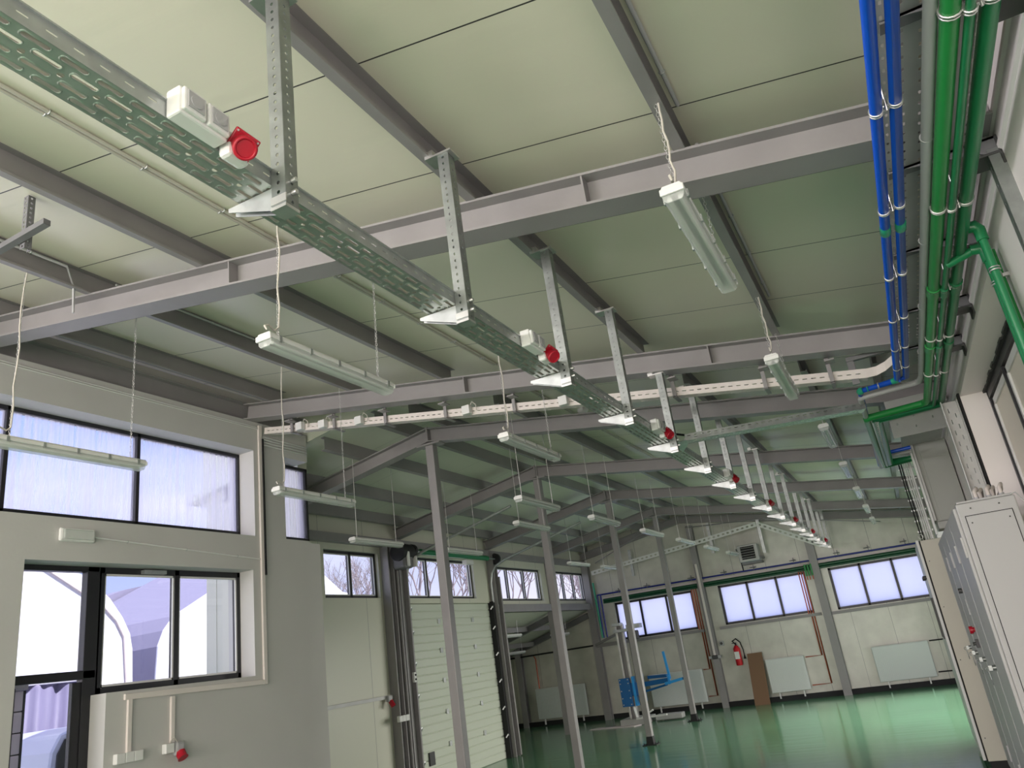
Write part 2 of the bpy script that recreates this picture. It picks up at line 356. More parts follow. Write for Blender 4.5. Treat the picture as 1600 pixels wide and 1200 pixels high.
def window(name, axis, pl, a0, a1, z0, z1, mull, pane, fw=.035, dp=.06, inner=None, post='black'):
    """frame, mullions and one pane per light"""
    g = grp(name, (0, 0, 0)); m = MB()
    def bx(a, b, c, d, e0=-dp/2, e1=dp/2):
        if axis == 'x': m.box(pl+e0, pl+e1, a, b, c, d)
        else: m.box(a, b, pl+e0, pl+e1, c, d)
    bx(a0, a1, z0, z0+fw); bx(a0, a1, z1-fw, z1); bx(a0, a0+fw, z0, z1); bx(a1-fw, a1, z0, z1)
    for q in mull: bx(q-fw/2, q+fw/2, z0, z1)
    m.build('window_frame', post, g, bevel=.004)
    E = [a0+fw] + [v for q in mull for v in (q-fw/2, q+fw/2)] + [a1-fw]
    for i in range(0, len(E), 2):
        p = MB(); a, b = E[i]-.004, E[i+1]+.004
        if axis == 'x': p.box(pl-.004, pl+.004, a, b, z0+fw-.004, z1-fw+.004)
        else: p.box(a, b, pl-.004, pl+.004, z0+fw-.004, z1-fw+.004)
        p.build('pane', pane, g)
        if inner:
            q = MB(); w_ = .016; sgn = 1 if axis == 'x' else -1
            def b2(aa, bb, c, d):
                if axis == 'x': q.box(pl+.01, pl+.024, aa, bb, c, d)
                else: q.box(aa, bb, pl-.024, pl-.01, c, d)
            b2(a+.003, a+w_, z0+fw, z1-fw); b2(b-w_, b-.003, z0+fw, z1-fw); b2(a, b, z0+fw, z0+fw+w_); b2(a, b, z1-fw-w_, z1-fw)
            q.build('glazing_bead', inner, g)
    return g
window('window_1', 'x', -5.62, -5.5, 5.52, 3.06, 3.87, [-3.3, -2.2, -1.1, 0, 1.05, 2.15, 3.25, 4.36], 'poly')
window('window_2', 'x', -5.62, 5.93, 6.50, 3.06, 3.87, [], 'poly')
window('window_3', 'x', -5.60, 4.03, 5.485, 1.76, 2.70, [4.76], 'glass', .05, inner='white_paint')
window('window_4', 'x', -6.98, 8.28, 9.5, 2.68, 3.33, [8.90], 'glass', .04, inner='white_paint')
window('window_5', 'x', -6.98, 10.14, 12.36, 2.68, 3.33, [10.88, 11.62], 'glass', .035, inner='white_paint')
window('window_6', 'x', -6.98, 13.03, 15.25, 2.64, 3.28, [13.77, 14.5], 'glass', .035, inner='white_paint')
window('window_7', 'x', -6.98, 15.95, 17.75, 2.64, 3.28, [16.55, 17.15], 'glass', .035, inner='white_paint')
window('window_8', 'y', 17.93, -6.3, -4.42, 1.65, 2.49, [-5.68, -5.05], 'frost', .046)
window('window_9', 'y', 17.93, -3.82, -1.93, 1.65, 2.49, [-3.19, -2.56], 'frost', .046)
window('window_10', 'y', 17.93, -1.46, .40, 1.63, 2.48, [-.84, -.22], 'frost', .046)
for nme, (a0, a1, z) in (('trim_2', (-6.4, -4.3, 1.60)), ('trim_3', (-3.95, -1.8, 1.60)), ('trim_4', (-1.6, .7, 1.58))):
    struct(MB().box(a0, a1, 17.79, 17.85, z-.03, z+.03).build(nme, 'steel'))
# glazed entrance door in the left wall
d1 = grp('door_1', (-5.6, 3.33, 0))
m = MB(); m.box(-5.64, -5.57, 3.33, 3.385, 0, 2.70); m.box(-5.64, -5.57, 3.93, 4.05, 0, 2.70); m.box(-5.64, -5.57, 3.33, 4.03, 2.66, 2.70); m.box(-5.64, -5.57, 3.33, 4.03, 1.88, 1.94)
m.build('door_frame', 'black', d1, bevel=.004)
MB().box(-5.606, -5.598, 3.38, 3.94, 1.93, 2.665).build('pane', 'glass', d1)
m = MB(); m.box(-5.62, -5.58, 3.86, 3.93, .02, 1.86); m.box(-5.62, -5.58, 3.385, 3.45, .02, 1.86); m.box(-5.62, -5.58, 3.45, 3.87, .02, .2)
m.build('door_leaf', 'black', d1, bevel=.004)
MB().box(-5.604, -5.598, 3.445, 3.865, .19, 1.86).build('pane', 'glass', d1)
m = MB(); m.cyl((-5.57, 3.89, 1.05), (-5.50, 3.89, 1.05), .009); m.cyl((-5.51, 3.89, 1.05), (-5.51, 3.77, 1.05), .009); m.build('door_handle', 'galv', d1)
MB().box(-5.60, -5.53, 4.40, 4.62, 2.655, 2.685).build('window_stay', 'galv_dull', bpy.data.objects['window_3'])
# sectional garage door
d2 = grp('door_2', (-6.93, 11.5, 0))
m = MB(); n = 22
prof = []
zz = [i*2.6/n for i in range(n+1)]
for i in range(n):
    a, b = zz[i], zz[i+1]; prof += [(0, a), (.012, a+.010), (.012, b-.014), (0, b-.004)]
prof += [(-.04, 2.6), (-.04, 0)]
m.prism([(x, z) for x, z in prof], (-6.94, 10.11, 0), (-6.94, 12.84, 0), (1,0,0), (0,0,1)); m.build('door_leaf', 'sect', d2)
for i, z in enumerate((.50, .96, 1.42, 1.87, 2.32)):
    for y in (11.05, 12.15):
        m = MB(); m.box(-6.93, -6.905, y-.03, y+.03, z-.035, z+.035); m.cyl((-6.905, y, z-.04), (-6.905, y, z+.04), .008); m.build('hinge', 'galv_dull', d2, bevel=.003)
for y, sg in ((10.10, 1), (12.85, -1)):
    MB().box(-6.94, -6.83, y-.035, y+.035, 0, 2.62).build('guide_rail', 'steel_dark' if sg > 0 else 'blackrub', d2)
    for z in (.35, .80, 1.25, 1.70, 2.15, 2.5):
        m = MB(); m.bar((-6.85, y, z), (-6.82, y+sg*.07, z+.03), .012, .02); m.bar((-6.82, y+sg*.07, z+.03), (-6.86, y+sg*.09, z-.02), .012, .02); m.build('roller_bracket', 'galv_dull', d2)
MB().box(-6.925, -6.90, 10.42, 10.56, .28, .46).build('lock_plate', 'ctrl', d2, bevel=.004)
# ceiling tracks that carry the sectional door
for y, l_, z1, y1 in ((10.12, 'near', 3.36, 10.6), (12.86, 'far', 3.30, 13.3)):
    m = MB(); pts = [(-6.84, y, 2.6), (-6.84, y, 2.95), (-6.80, y, 3.12), (-6.70, y, 3.24), (-6.5, y, 3.32), (-4.9, y, 3.70)]
    m.tube(pts, .022, 8); m.build('overhead_track', 'galv_dull', d2)
# beam over the annex opening, seen as the lintel
struct(MB().box(-7.0, -6.80, 12.95, 17.85, 2.42, 2.56).build('trim_5', 'steel'))
struct(MB().box(.98, 5.2, -7, 18, 3.06, 3.14).build('canopy_sun_block', 'panel_right'))   # unseen canopy added along the right wall to block sun patches
# sliding gate in the right wall
d3 = grp('door_3', (.9, 5, 0))
m = MB(); m.box(.87, .93, 3.62, 6.42, 2.90, 2.97); m.box(.87, .93, 6.38, 6.42, 0, 2.97); m.box(.87, .93, 5.50, 5.53, 0, 2.93); m.box(.87, .93, 3.62, 3.66, 0, 2.97); m.build('door_frame', 'black', d3)
for a, b in ((3.66, 4.58), (4.58, 5.50), (5.53, 6.38)):
    MB().box(.895, .92, a+.004, b-.004, 0.02, 2.90).build('door_leaf', 'insul', d3, bevel=.004)
    m = MB(); w_ = .045
    m.box(.882, .896, a+.01, a+.01+w_, .03, 2.885); m.box(.882, .896, b-.01-w_, b-.01, .03, 2.885); m.box(.882, .896, a+.01, b-.01, 2.885-w_, 2.885)
    m.build('leaf_rim', 'white_paint', d3, bevel=.003)
m = MB(); random.seed(3)
for i in range(26):
    y = 3.7+i*.105; m.box(.862-random.random()*.02, .90, y, y+.115, 2.955, 2.972+random.random()*.004)
m.build('foam_seal', 'seal', d3)

# ================================================================ STEEL FRAME
def ibeam(mb, a, b, h, w, tf=.012, tw=.01):
    a, b = Vector(a), Vector(b); d = (b-a).normalized(); sd = Vector((0,1,0)) if abs(d.y) < .9 else Vector((1,0,0)); u = sd.cross(d)
    if u.z < 0: u = -u
    H2 = h/2
    prof = [(-w/2, -H2), (w/2, -H2), (w/2, -H2+tf), (tw/2, -H2+tf), (tw/2, H2-tf), (w/2, H2-tf), (w/2, H2), (-w/2, H2), (-w/2, H2-tf), (-tw/2, H2-tf), (-tw/2, -H2+tf), (-w/2, -H2+tf)]
    mb.prism(prof, a, b, sd, u)
names = ['nearest the camera, crossing the top left corner', 'second from the camera, ending at the window wall', 'above the first tall post, where the roof ridge starts', 'above the second tall post', 'above the third tall post', 'above the fourth tall post', 'lying against the gable wall']
Zr = lambda x: 3.335-.17*x
for i, y in enumerate((2.87, 5.47, 7.15, 10.0, 12.9, 15.75, 17.7)):
    t = thing('steel_rafter', 'grey painted steel roof rafter '+names[i], 'rafter', (0, y, 0), 'steel rafters under the roof')
    m = MB()
    if i < 2:
        ibeam(m, (.70, y, Zr(.70)), (-5.42, y, Zr(-5.42)), .16, .15); m.build('beam', 'steel', t)
        m = MB(); xs = -.80-.05*i; m.box(xs-.004, xs+.004, y-.072, y+.072, Zr(xs)-.069, Zr(xs)+.069); m.build('splice_plate', 'steel', t)
        m = MB(); xs = -2.9; m.box(xs-.004, xs+.004, y-.072, y+.072, Zr(xs)-.069, Zr(xs)+.069); m.build('splice_plate', 'steel', t)
    else:
        ibeam(m, (.70, y, Zr(.70)), (-4.35, y, Zr(-4.35)), .16, .14); m.build('right_beam', 'steel', t)
        m = MB(); zl = lambda x: Zr(-4.35)+.17*(x+4.35)
        ibeam(m, (-4.35, y, zl(-4.35)), (-6.88, y, zl(-6.88)), .16, .14); m.build('left_beam', 'steel', t)
        m = MB(); m.box(-4.362, -4.338, y-.075, y+.075, Zr(-4.35)-.082, Zr(-4.35)+.088); m.build('ridge_plate', 'steel', t)
    for k in range(2 if i < 2 else 0):
        pass
# purlins: cold formed C sections running the length of the hall
def purlin(x, z, y0, y1, where, flip=1, slope=-.17, mt='steel'):
    h = .145; m = MB(); f = .05*flip
    pr = [(0, 0), (f, slope*f), (f, slope*f+.014), (f-.003*flip, slope*f+.014), (f-.003*flip, slope*f+.003), (.003*flip, .003), (.003*flip, h-.003), (f, h+slope*f-.003), (f, h+slope*f), (0, h)]
    if flip < 0: pr = pr[::-1]
    m.prism(pr, (x, y0, z), (x, y1, z), (1,0,0), (0,0,1))
    o = m.build('roof_purlin', mt); return tag(o, 'steel purlin '+where, 'purlin', 'roof purlins')
zp = lambda x: 3.413-.17*x
for x, wh in ((-5.1, 'closest to the upper window wall'), (-4.12, 'over the lamp before the upper window'), (-3.14, 'left of the perforated cable tray'), (-1.37, 'carrying the first hangers of the cable tray'), (-.39, 'above the twin tube lamp at top right'), (.42, 'above the blue and green pipes')):
    purlin(x, zp(x), -7, 5.62, 'of the near roof '+wh)
for x, wh in ((-4.12, 'next to the ridge on the right slope'), (-3.13, 'second right of the ridge'), (-1.275, 'above the far end of the cable tray'), (-.33, 'above the row of far right lamps'), (.2, 'next to the right wall')):
    purlin(x, zp(x), 6.40, 17.8, 'of the far roof '+wh)
zl_ = lambda x: 4.153+.17*(x+4.35)
for x, wh in ((-4.55, 'just left of the ridge'), (-5.24, 'halfway down the left slope'), (-6.05, 'low on the left slope'), (-6.72, 'at the left eaves over the strip windows')):
    purlin(x, zl_(x), 6.40, 17.8, 'of the far roof '+wh, flip=-1, slope=.17)
# eaves beam over the window wall and over the strip windows
m = MB(); ibeam(m, (-5.47, -7, 4.265), (-5.47, 6.3, 4.265), .19, .12); tag(m.build('eaves_beam', 'steel'), 'dark grey eaves beam lying on top of the near window wall', 'beam')
m = MB(); m.box(-6.9, -6.80, 6.6, 17.8, 3.42, 3.54); tag(m.build('eaves_beam', 'steel'), 'grey eaves beam above the far strip windows', 'beam')
for i, (y, wh) in enumerate(((7.15, 'nearest and tallest in view, left of the garage door middle'), (9.97, 'second from the camera, in front of the annex opening'), (12.95, 'third from the camera, before the blue lift'), (15.78, 'farthest one, in front of the gable windows'))):
    t = thing('steel_post', 'square steel ridge post, '+wh, 'post', (-4.35, y, 0), 'square posts under the ridge')
    m = MB(); m.box(-4.40, -4.30, y-.05, y+.05, .10, 3.955); m.build('shaft', 'steel', t, bevel=.008)
    m = MB(); m.box(-4.50, -4.20, y-.07, y+.07, 3.955, 3.975); m.build('head_plate', 'steel', t)
    m = MB(); b0, b1 = .062, .052
    m.add([(-4.35-b0,y-b0,.01),(-4.35+b0,y-b0,.01),(-4.35+b0,y+b0,.01),(-4.35-b0,y+b0,.01),(-4.35-b1,y-b1,.13),(-4.35+b1,y-b1,.13),(-4.35+b1,y+b1,.13),(-4.35-b1,y+b1,.13)], [(0,3,2,1),(4,5,6,7),(0,1,5,4),(1,2,6,5),(2,3,7,6),(3,0,4,7)])
    m.build('base_sleeve', 'blackrub', t, bevel=.004)
    m = MB(); m.box(-4.47, -4.23, y-.1, y+.1, 0, .012)
    for sx in (-.1, .1):
        for sy_ in (-.08, .08): m.cyl((-4.35+sx*.95, y+sy_, .01), (-4.35+sx*.95, y+sy_, .04), .008, 8)
    m.build('foot_plate', 'blackrub', t)
# wall columns on the left side and gable
for x0, x1, y0, y1, z1, lb in ((-6.9, -6.76, 9.56, 9.70, 3.5, 'dark steel wall column between the first strip window and the garage door'), (-6.9, -6.74, 9.80, 10.02, 3.45, 'second dark steel wall column directly beside the garage door rail'),
                         (-6.98, -6.80, 15.50, 15.66, 3.5, 'grey steel column standing in the annex opening behind the second post'), (-6.9, -6.76, 12.88, 13.02, 3.5, 'grey steel column at the far edge of the garage door'), (-6.9, -6.74, 17.62, 17.78, 3.5, 'grey steel corner column between strip windows and gable wall'),
                         (-4.22, -4.08, 17.68, 17.84, 3.9, 'grey steel gable column left of the fire extinguisher'), (-1.76, -1.60, 17.68, 17.84, 3.5, 'grey steel gable column between the two right hand gable windows'), (-9.0, -8.86, 17.68, 17.84, 1.9, 'grey steel column in the far corner of the annex')):
    m = MB(); cx = (x0+x1)/2; 
    m.prism([(-.5,-.5),(.5,-.5),(.5,-.36),(.06,-.36),(.06,.36),(.5,.36),(.5,.5),(-.5,.5),(-.5,.36),(-.06,.36),(-.06,-.36),(-.5,-.36)], (cx, (y0+y1)/2, 0), (cx, (y0+y1)/2, z1), (x1-x0, 0, 0), (0, y1-y0, 0))
    tag(m.build('wall_column', 'steel'), lb, 'column', 'steel wall columns')
m = MB(); m.box(-6.89, -6.85, 6.5, 9.55, 1.30, 1.345); tag(m.build('wall_rail', 'tray_grey'), 'grey horizontal cable duct across the cream wall below the first strip window', 'cable duct')
m = MB(); ibeam(m, (-9.35, 17.72, 1.60), (-6.95, 17.72, 2.30), .12, .10); tag(m.build('annex_rafter', 'steel_dark'), 'dark sloping steel rafter of the annex against the far wall', 'rafter')
m = MB(); ibeam(m, (-9.35, 15.6, 1.60), (-6.95, 15.6, 2.30), .12, .10); tag(m.build('annex_rafter', 'steel_dark'), 'dark sloping steel rafter in the middle of the annex', 'rafter')
for i, (x, z) in enumerate(((-7.6, 2.12), (-8.5, 1.83))):
    m = MB(); m.box(x, x+.05, 12.95, 17.8, z-.03, z+.07); tag(m.build('annex_purlin', 'steel'), ('upper' if i == 0 else 'lower')+' grey purlin under the green lit annex roof', 'purlin')
# wind braces near the gable
for a, b, lb in (((-4.3, 15.9, 3.85), (-6.5, 17.6, 3.45), 'thin diagonal wind brace left of the ridge near the gable'), ((-2.0, 15.9, 3.50), (-4.2, 17.6, 3.85), 'thin diagonal wind brace right of the ridge near the gable'), ((-.2, 17.5, 3.20), (-2.2, 15.9, 3.50), 'thin diagonal wind brace above the far end of the cable tray')):
    tag(MB().cyl(a, b, .012, 8).build('wind_brace', 'steel'), lb, 'brace')

# ================================================================ MAIN CABLE TRAY
TX0, TX1, TZ = -1.415, -1.285, 2.93
Y0T, Y1T = -.6, 17.5
tr = thing('cable_tray', 'long galvanised perforated cable tray running diagonally down the hall', 'cable tray', (-1.35, 0, TZ))
P = .0865; Wt = TX1-TX0
cols = [(.0, .034, 0, 's'), (.034, .056, 1, 's'), (.056, .074, 0, 'o'), (.074, .096, 1, 's'), (.096, Wt, 0, 's')]
def tray_mesh(y0, y1, lip):
    m = MB(); m.perf((TX0, y0, TZ), (0,1,0), (1,0,0), y1-y0, Wt, cols, P, .062, .0125, lip=lip, nrm=(0,0,-1))
    return m
n1 = int((6.6-Y0T)/P); ymid = Y0T+n1*P
tray_mesh(Y0T, ymid, .0035).build('tray_bottom', 'galv', tr)
tray_mesh(ymid, Y1T, 0).build('tray_bottom', 'galv', tr)
for x, nm in ((TX1, 'right'), (TX0, 'left')):
    m = MB(); m.perf((x, Y0T, TZ), (0,1,0), (0,0,1), Y1T-Y0T, .05, [(0, .02, 0, 'n'), (.02, .034, 0, 's'), (.034, .05, 0, 'n')], .062, .026, .005)
    m.box(x-.001, x+.001+(.006 if nm == 'right' else -.006), Y0T, Y1T, TZ+.048, TZ+.052)
    m.build('side_wall', 'galv_dull', tr, solid=.0012)
for i in range(7):
    y = 1.19+i*2.6
    m = MB(); m.box(TX0-.001, TX1+.002, y, y+.22, TZ-.0025, TZ-.0015)
for i in range(3):  # laid cables inside the tray
    m = MB(); x = -1.39+.035*i; m.tube([(x+.006*math.sin(j*1.7+i), Y0T+j*.5, TZ+.014) for j in range(37)], .008, 6); m.build('laid_cable', 'cable', tr)

def perf_channel(name, parent, x, y, z0, z1, w=.05, mt='post_steel', pitch=.031, hole=.012):
    """upright perforated C channel, open towards -X"""
    m = MB(); n = 'n'
    L = z1-z0
    m.perf((x-w/2, y, z0), (0,0,1), (1,0,0), L, w, [(0, w*.32, 0, n), (w*.32, w*.68, 0, 's'), (w*.68, w, 0, n)], pitch, hole, hole*.9)
    m.perf((x-w/2, y+w, z0), (0,0,1), (1,0,0), L, w, [(0, w*.32, 0, n), (w*.32, w*.68, 0, 's'), (w*.68, w, 0, n)], pitch, hole, hole*.9)
    m.perf((x+w/2, y, z0), (0,0,1), (0,1,0), L, w, [(0, w*.32, 0, n), (w*.32, w*.68, 0, 's'), (w*.68, w, 0, n)], pitch, hole, hole*.9)
    return m.build(name, mt, parent, solid=.002)
HY = [1.40, 2.40, 3.43, 4.42, 5.45, 6.5, 7.55, 8.6, 9.7, 10.8, 11.9, 13.0, 14.1, 15.2, 16.3, 17.3]
ordn = ['first', 'second', 'third', 'fourth', 'fifth', 'sixth', 'seventh', 'eighth', 'ninth', 'tenth', 'eleventh', 'twelfth', 'thirteenth', 'fourteenth', 'fifteenth', 'sixteenth']
for i, y in enumerate(HY):
    t = thing('tray_hanger', 'galvanised perforated hanger post of the long cable tray, %s counted from the camera' % ordn[i], 'hanger', (-1.26, y, 3.5), 'hangers of the long cable tray')
    top = 3.465 if i == 4 else 3.63 if y < 6 else 3.62
    perf_channel('post', t, -1.258, y, 2.845, top)
    m = MB(); m.box(-1.30, -1.215, y-.012, y+.07, top-.006, top+.002); m.box(-1.34, -1.30, y-.012, y+.07, top-.006, top+.03)
    m.build('head_plate', 'galv', t)
    b = MB(); zt = TZ-.004    # triangular cantilever arm
    for yy in (y+.008, y+.036):
        b.add([(-1.285, yy-.001, zt), (-1.455, yy-.001, zt), (-1.455, yy-.001, zt-.012), (-1.285, yy-.001, zt-.075), (-1.285, yy+.001, zt), (-1.455, yy+.001, zt), (-1.455, yy+.001, zt-.012), (-1.285, yy+.001, zt-.075)],
              [(0,1,2,3),(7,6,5,4),(0,4,5,1),(1,5,6,2),(2,6,7,3),(3,7,4,0)])
    b.perf((-1.455, y+.008, zt), (1,0,0), (0,1,0), .17, .028, [(0, .008, 0, 'n'), (.008, .02, 0, 's'), (.02, .028, 0, 'n')], .042, .024, .006)
    b.build('arm', 'galv_dull', t)
    m = MB(); m.box(-1.286, -1.231, y-.004, y+.052, 2.842, 2.852); m.box(-1.286, -1.231, y-.003, y+.001, 2.86, 2.885); m.build('foot_clamp', 'galv', t)
    for z in (2.895, 2.935): MB().cyl((-1.231, y+.025, z), (-1.215, y+.025, z), .008, 6).build('bolt', 'galv', t)
def double_socket(y, wh):
    t = thing('double_socket', 'white double socket box on the long cable tray, '+wh, 'socket', (-1.25, y, 2.96), 'double sockets on the cable tray')
    MB().box(-1.283, -1.235, y-.075, y+.075, 2.925, 3.005).build('back_box', 'white', t, bevel=.006)
    for k in (-1, 1):
        c = y+k*.037
        MB().box(-1.236, -1.222, c-.034, c+.034, 2.932, 2.998).build('socket_lid', 'white', t, bevel=.005)
        m = MB(); m.box(-1.2225, -1.2185, c-.024, c+.024, 2.942, 2.988); m.cyl((-1.222, c, 2.965), (-1.2165, c, 2.965), .018, 16); m.build('socket_face', 'grey_pipe', t)
def red_socket(y, wh, x=-1.245, z=2.93, second=False):
    t = thing('red_power_socket', 'red round power socket '+wh, 'socket', (x, y, z), 'red power sockets on the cable tray')
    MB().box(x-.038, x+.004, y-.04, y+.035, z-.025, z+.05).build('housing', 'white', t, bevel=.012)
    d = Vector((.62, -.35, -.70)).normalized(); c = Vector((x+.012, y-.005, z+.012)); u = Vector((0,1,0)); u = (u-d*u.dot(d)).normalized(); w_ = d.cross(u)
    m = MB(); m.obox(c, u*.036, w_*.036, d*.004); m.build('flange', 'red', t, bevel=.006)
    m = MB(); a = c+d*.004; m.tube([a, a+d*.03, a+d*.034, a+d*.040], .03, 18, rad=[.029, .028, .032, .032]); m.torus(a+d*.040, d, .027, .005, 18, 6); m.build('cap', 'red', t)
    m = MB(); 
    for i_ in (-1, 1):
        for j_ in (-1, 1): m.cyl(c+u*i_*.029+w_*j_*.029, c+u*i_*.029+w_*j_*.029+d*.007, .003, 6)
    m.build('screw', 'galv', t)
RY = [(1.245, 'nearest the camera, right before the first hanger'), (3.20, 'before the third hanger of the cable tray'), (5.22, 'beside the branch of the cable tray'), (7.55, 'first one after the branch of the cable tray'), (9.7, 'second one after the branch of the cable tray'), (11.9, 'third one after the branch of the cable tray'), (14.1, 'second from the far end of the cable tray'), (16.3, 'at the far end of the cable tray')]
for y, wh in RY: red_socket(y, wh)
for (y, wh) in ((1.12, 'nearest the camera'), (3.06, 'by the third hanger'), (5.08, 'just before the branch'), (7.40, 'just after the branch')): double_socket(y, wh)

# branch tray to the pipe loop
t = thing('branch_cable_tray', 'galvanised perforated cable tray branching off to the right towards the green pipes', 'cable tray', (-.6, 5.8, 2.94))
a = Vector((-1.20, 5.62, 2.95)); b = Vector((.06, 5.98, 2.95)); d = (b-a).normalized(); s2 = Vector((-d.y, d.x, 0)); L = (b-a).length
m = MB(); m.perf(a, d, s2, L, .12, [(.0, .034, 0, 's'), (.034, .056, 1, 's'), (.056, .074, 0, 'o'), (.074, .096, 1, 's'), (.096, .12, 0, 's')], P, .05, .010); m.build('tray_bottom', 'galv', t)
for q in (a, a+s2*.12):
    m = MB(); m.perf(q, d, (0,0,1), L, .05, [(0, .014, 0, 'n'), (.014, .022, 0, 's'), (.022, .030, 0, 'n'), (.030, .038, 0, 's'), (.038, .05, 0, 'n')], .05, .026, .005); m.build('side_wall', 'post_steel', t, solid=.0012)
m = MB(); m.add([(-1.285, 5.52, 2.928), (-1.19, 5.61, 2.949), (-1.22, 5.76, 2.949), (-1.285, 5.86, 2.928), (-1.285, 5.52, 2.932), (-1.19, 5.61, 2.953), (-1.22, 5.76, 2.953), (-1.285, 5.86, 2.932)], [(0,3,2,1),(4,5,6,7),(0,1,5,4),(1,2,6,5),(2,3,7,6),(3,0,4,7)])
m.build('junction_plate', 'galv_dull', t)
m = MB()
for k in range(3): m.tube([(-1.33, 5.45+.02*k, 2.98), (-1.27, 5.55+.02*k, 3.01), (-1.20, 5.64+.015*k, 3.0), (-1.10, 5.68+.02*k, 2.97)], .006, 6)
m.build('cable', 'blackrub', t)

# ================================================================ WHITE CABLE TRAY UNDER THE SECOND RAFTER
zt = lambda x: 3.07+(-.178)*(x-.27)-.02
t = thing('white_cable_tray', 'white perforated cable tray hung across the hall below the second rafter', 'cable tray', (-2.5, 5.6, 3.4))
a = Vector((-5.36, 5.62, zt(-5.36))); b = Vector((.12, 5.62, zt(.12))); d = (b-a).normalized(); L = (b-a).length; u = Vector((0,1,0)).cross(d); u = u if u.z > 0 else -u
m = MB(); m.perf(a, d, u, L, .065, [(0, .026, 0, 'n'), (.026, .036, 0, 's'), (.036, .065, 0, 'n')], .058, .032, .006)
m.perf(a, d, (0,1,0), L, .09, [(0, .03, 0, 's'), (.03, .06, 1, 'n'), (.06, .09, 0, 's')], .116, .03, .008)
m.build('tray_body', 'trunking', t, solid=.002)
e = [b, b+Vector((.06, .005, .0)), b+Vector((.12, -.012, .012)), b+Vector((.17, -.05, .03))]
m = MB()
for i in range(3):
    p, q = e[i], e[i+1]; m.add([p, q, q+u*.065, p+u*.065, p+Vector((0,.003,0)), q+Vector((0,.003,0)), q+u*.065+Vector((0,.003,0)), p+u*.065+Vector((0,.003,0))], [(0,1,2,3),(7,6,5,4),(0,4,5,1),(2,6,7,3)])
m.build('curved_end', 'trunking', t)
for i, px in enumerate((-4.97, -4.45, -3.86, -3.22, -2.55, -1.84, -1.20, -.54, -.10)):
    h = thing('tray_bracket', 'grey C shaped bracket carrying the white cable tray, %s from the window wall' % ordn[i], 'bracket', (px, 5.62, zt(px)), 'brackets of the white cable tray')
    z0 = zt(px)-.02; z1 = Zr(px)-.06
    MB().box(px-.014, px+.014, 5.585, 5.60, z0, z1).build('upright', 'steel', h)
    m = MB(); m.box(px-.014, px+.014, 5.585, 5.74, z0-.004, z0+.006); m.box(px-.014, px+.05, 5.50, 5.60, z1-.01, z1); m.box(px-.014, px+.05, 5.50, 5.60, z1-.06, z1-.05); m.build('lug', 'steel', h)
for i, px in enumerate((-4.86, -4.58, -4.15, -3.0, -2.1)):
    h = thing('junction_box', 'small white square junction box on the white cable tray, %s from the window wall' % ordn[i], 'junction box', (px, 5.60, zt(px)), 'junction boxes on the white cable tray')
    z0 = zt(px)-.005; MB().box(px-.038, px+.038, 5.555, 5.612, z0, z0+.078).build('box_body', 'white', h, bevel=.005)
    m = MB(); m.tube([(px+.03, 5.59, z0+.07), (px+.06, 5.58, z0+.10), (px+.09, 5.59, z0+.07), (px+.085, 5.60, z0+.02)], .004, 6); m.build('cable', 'cable', h)

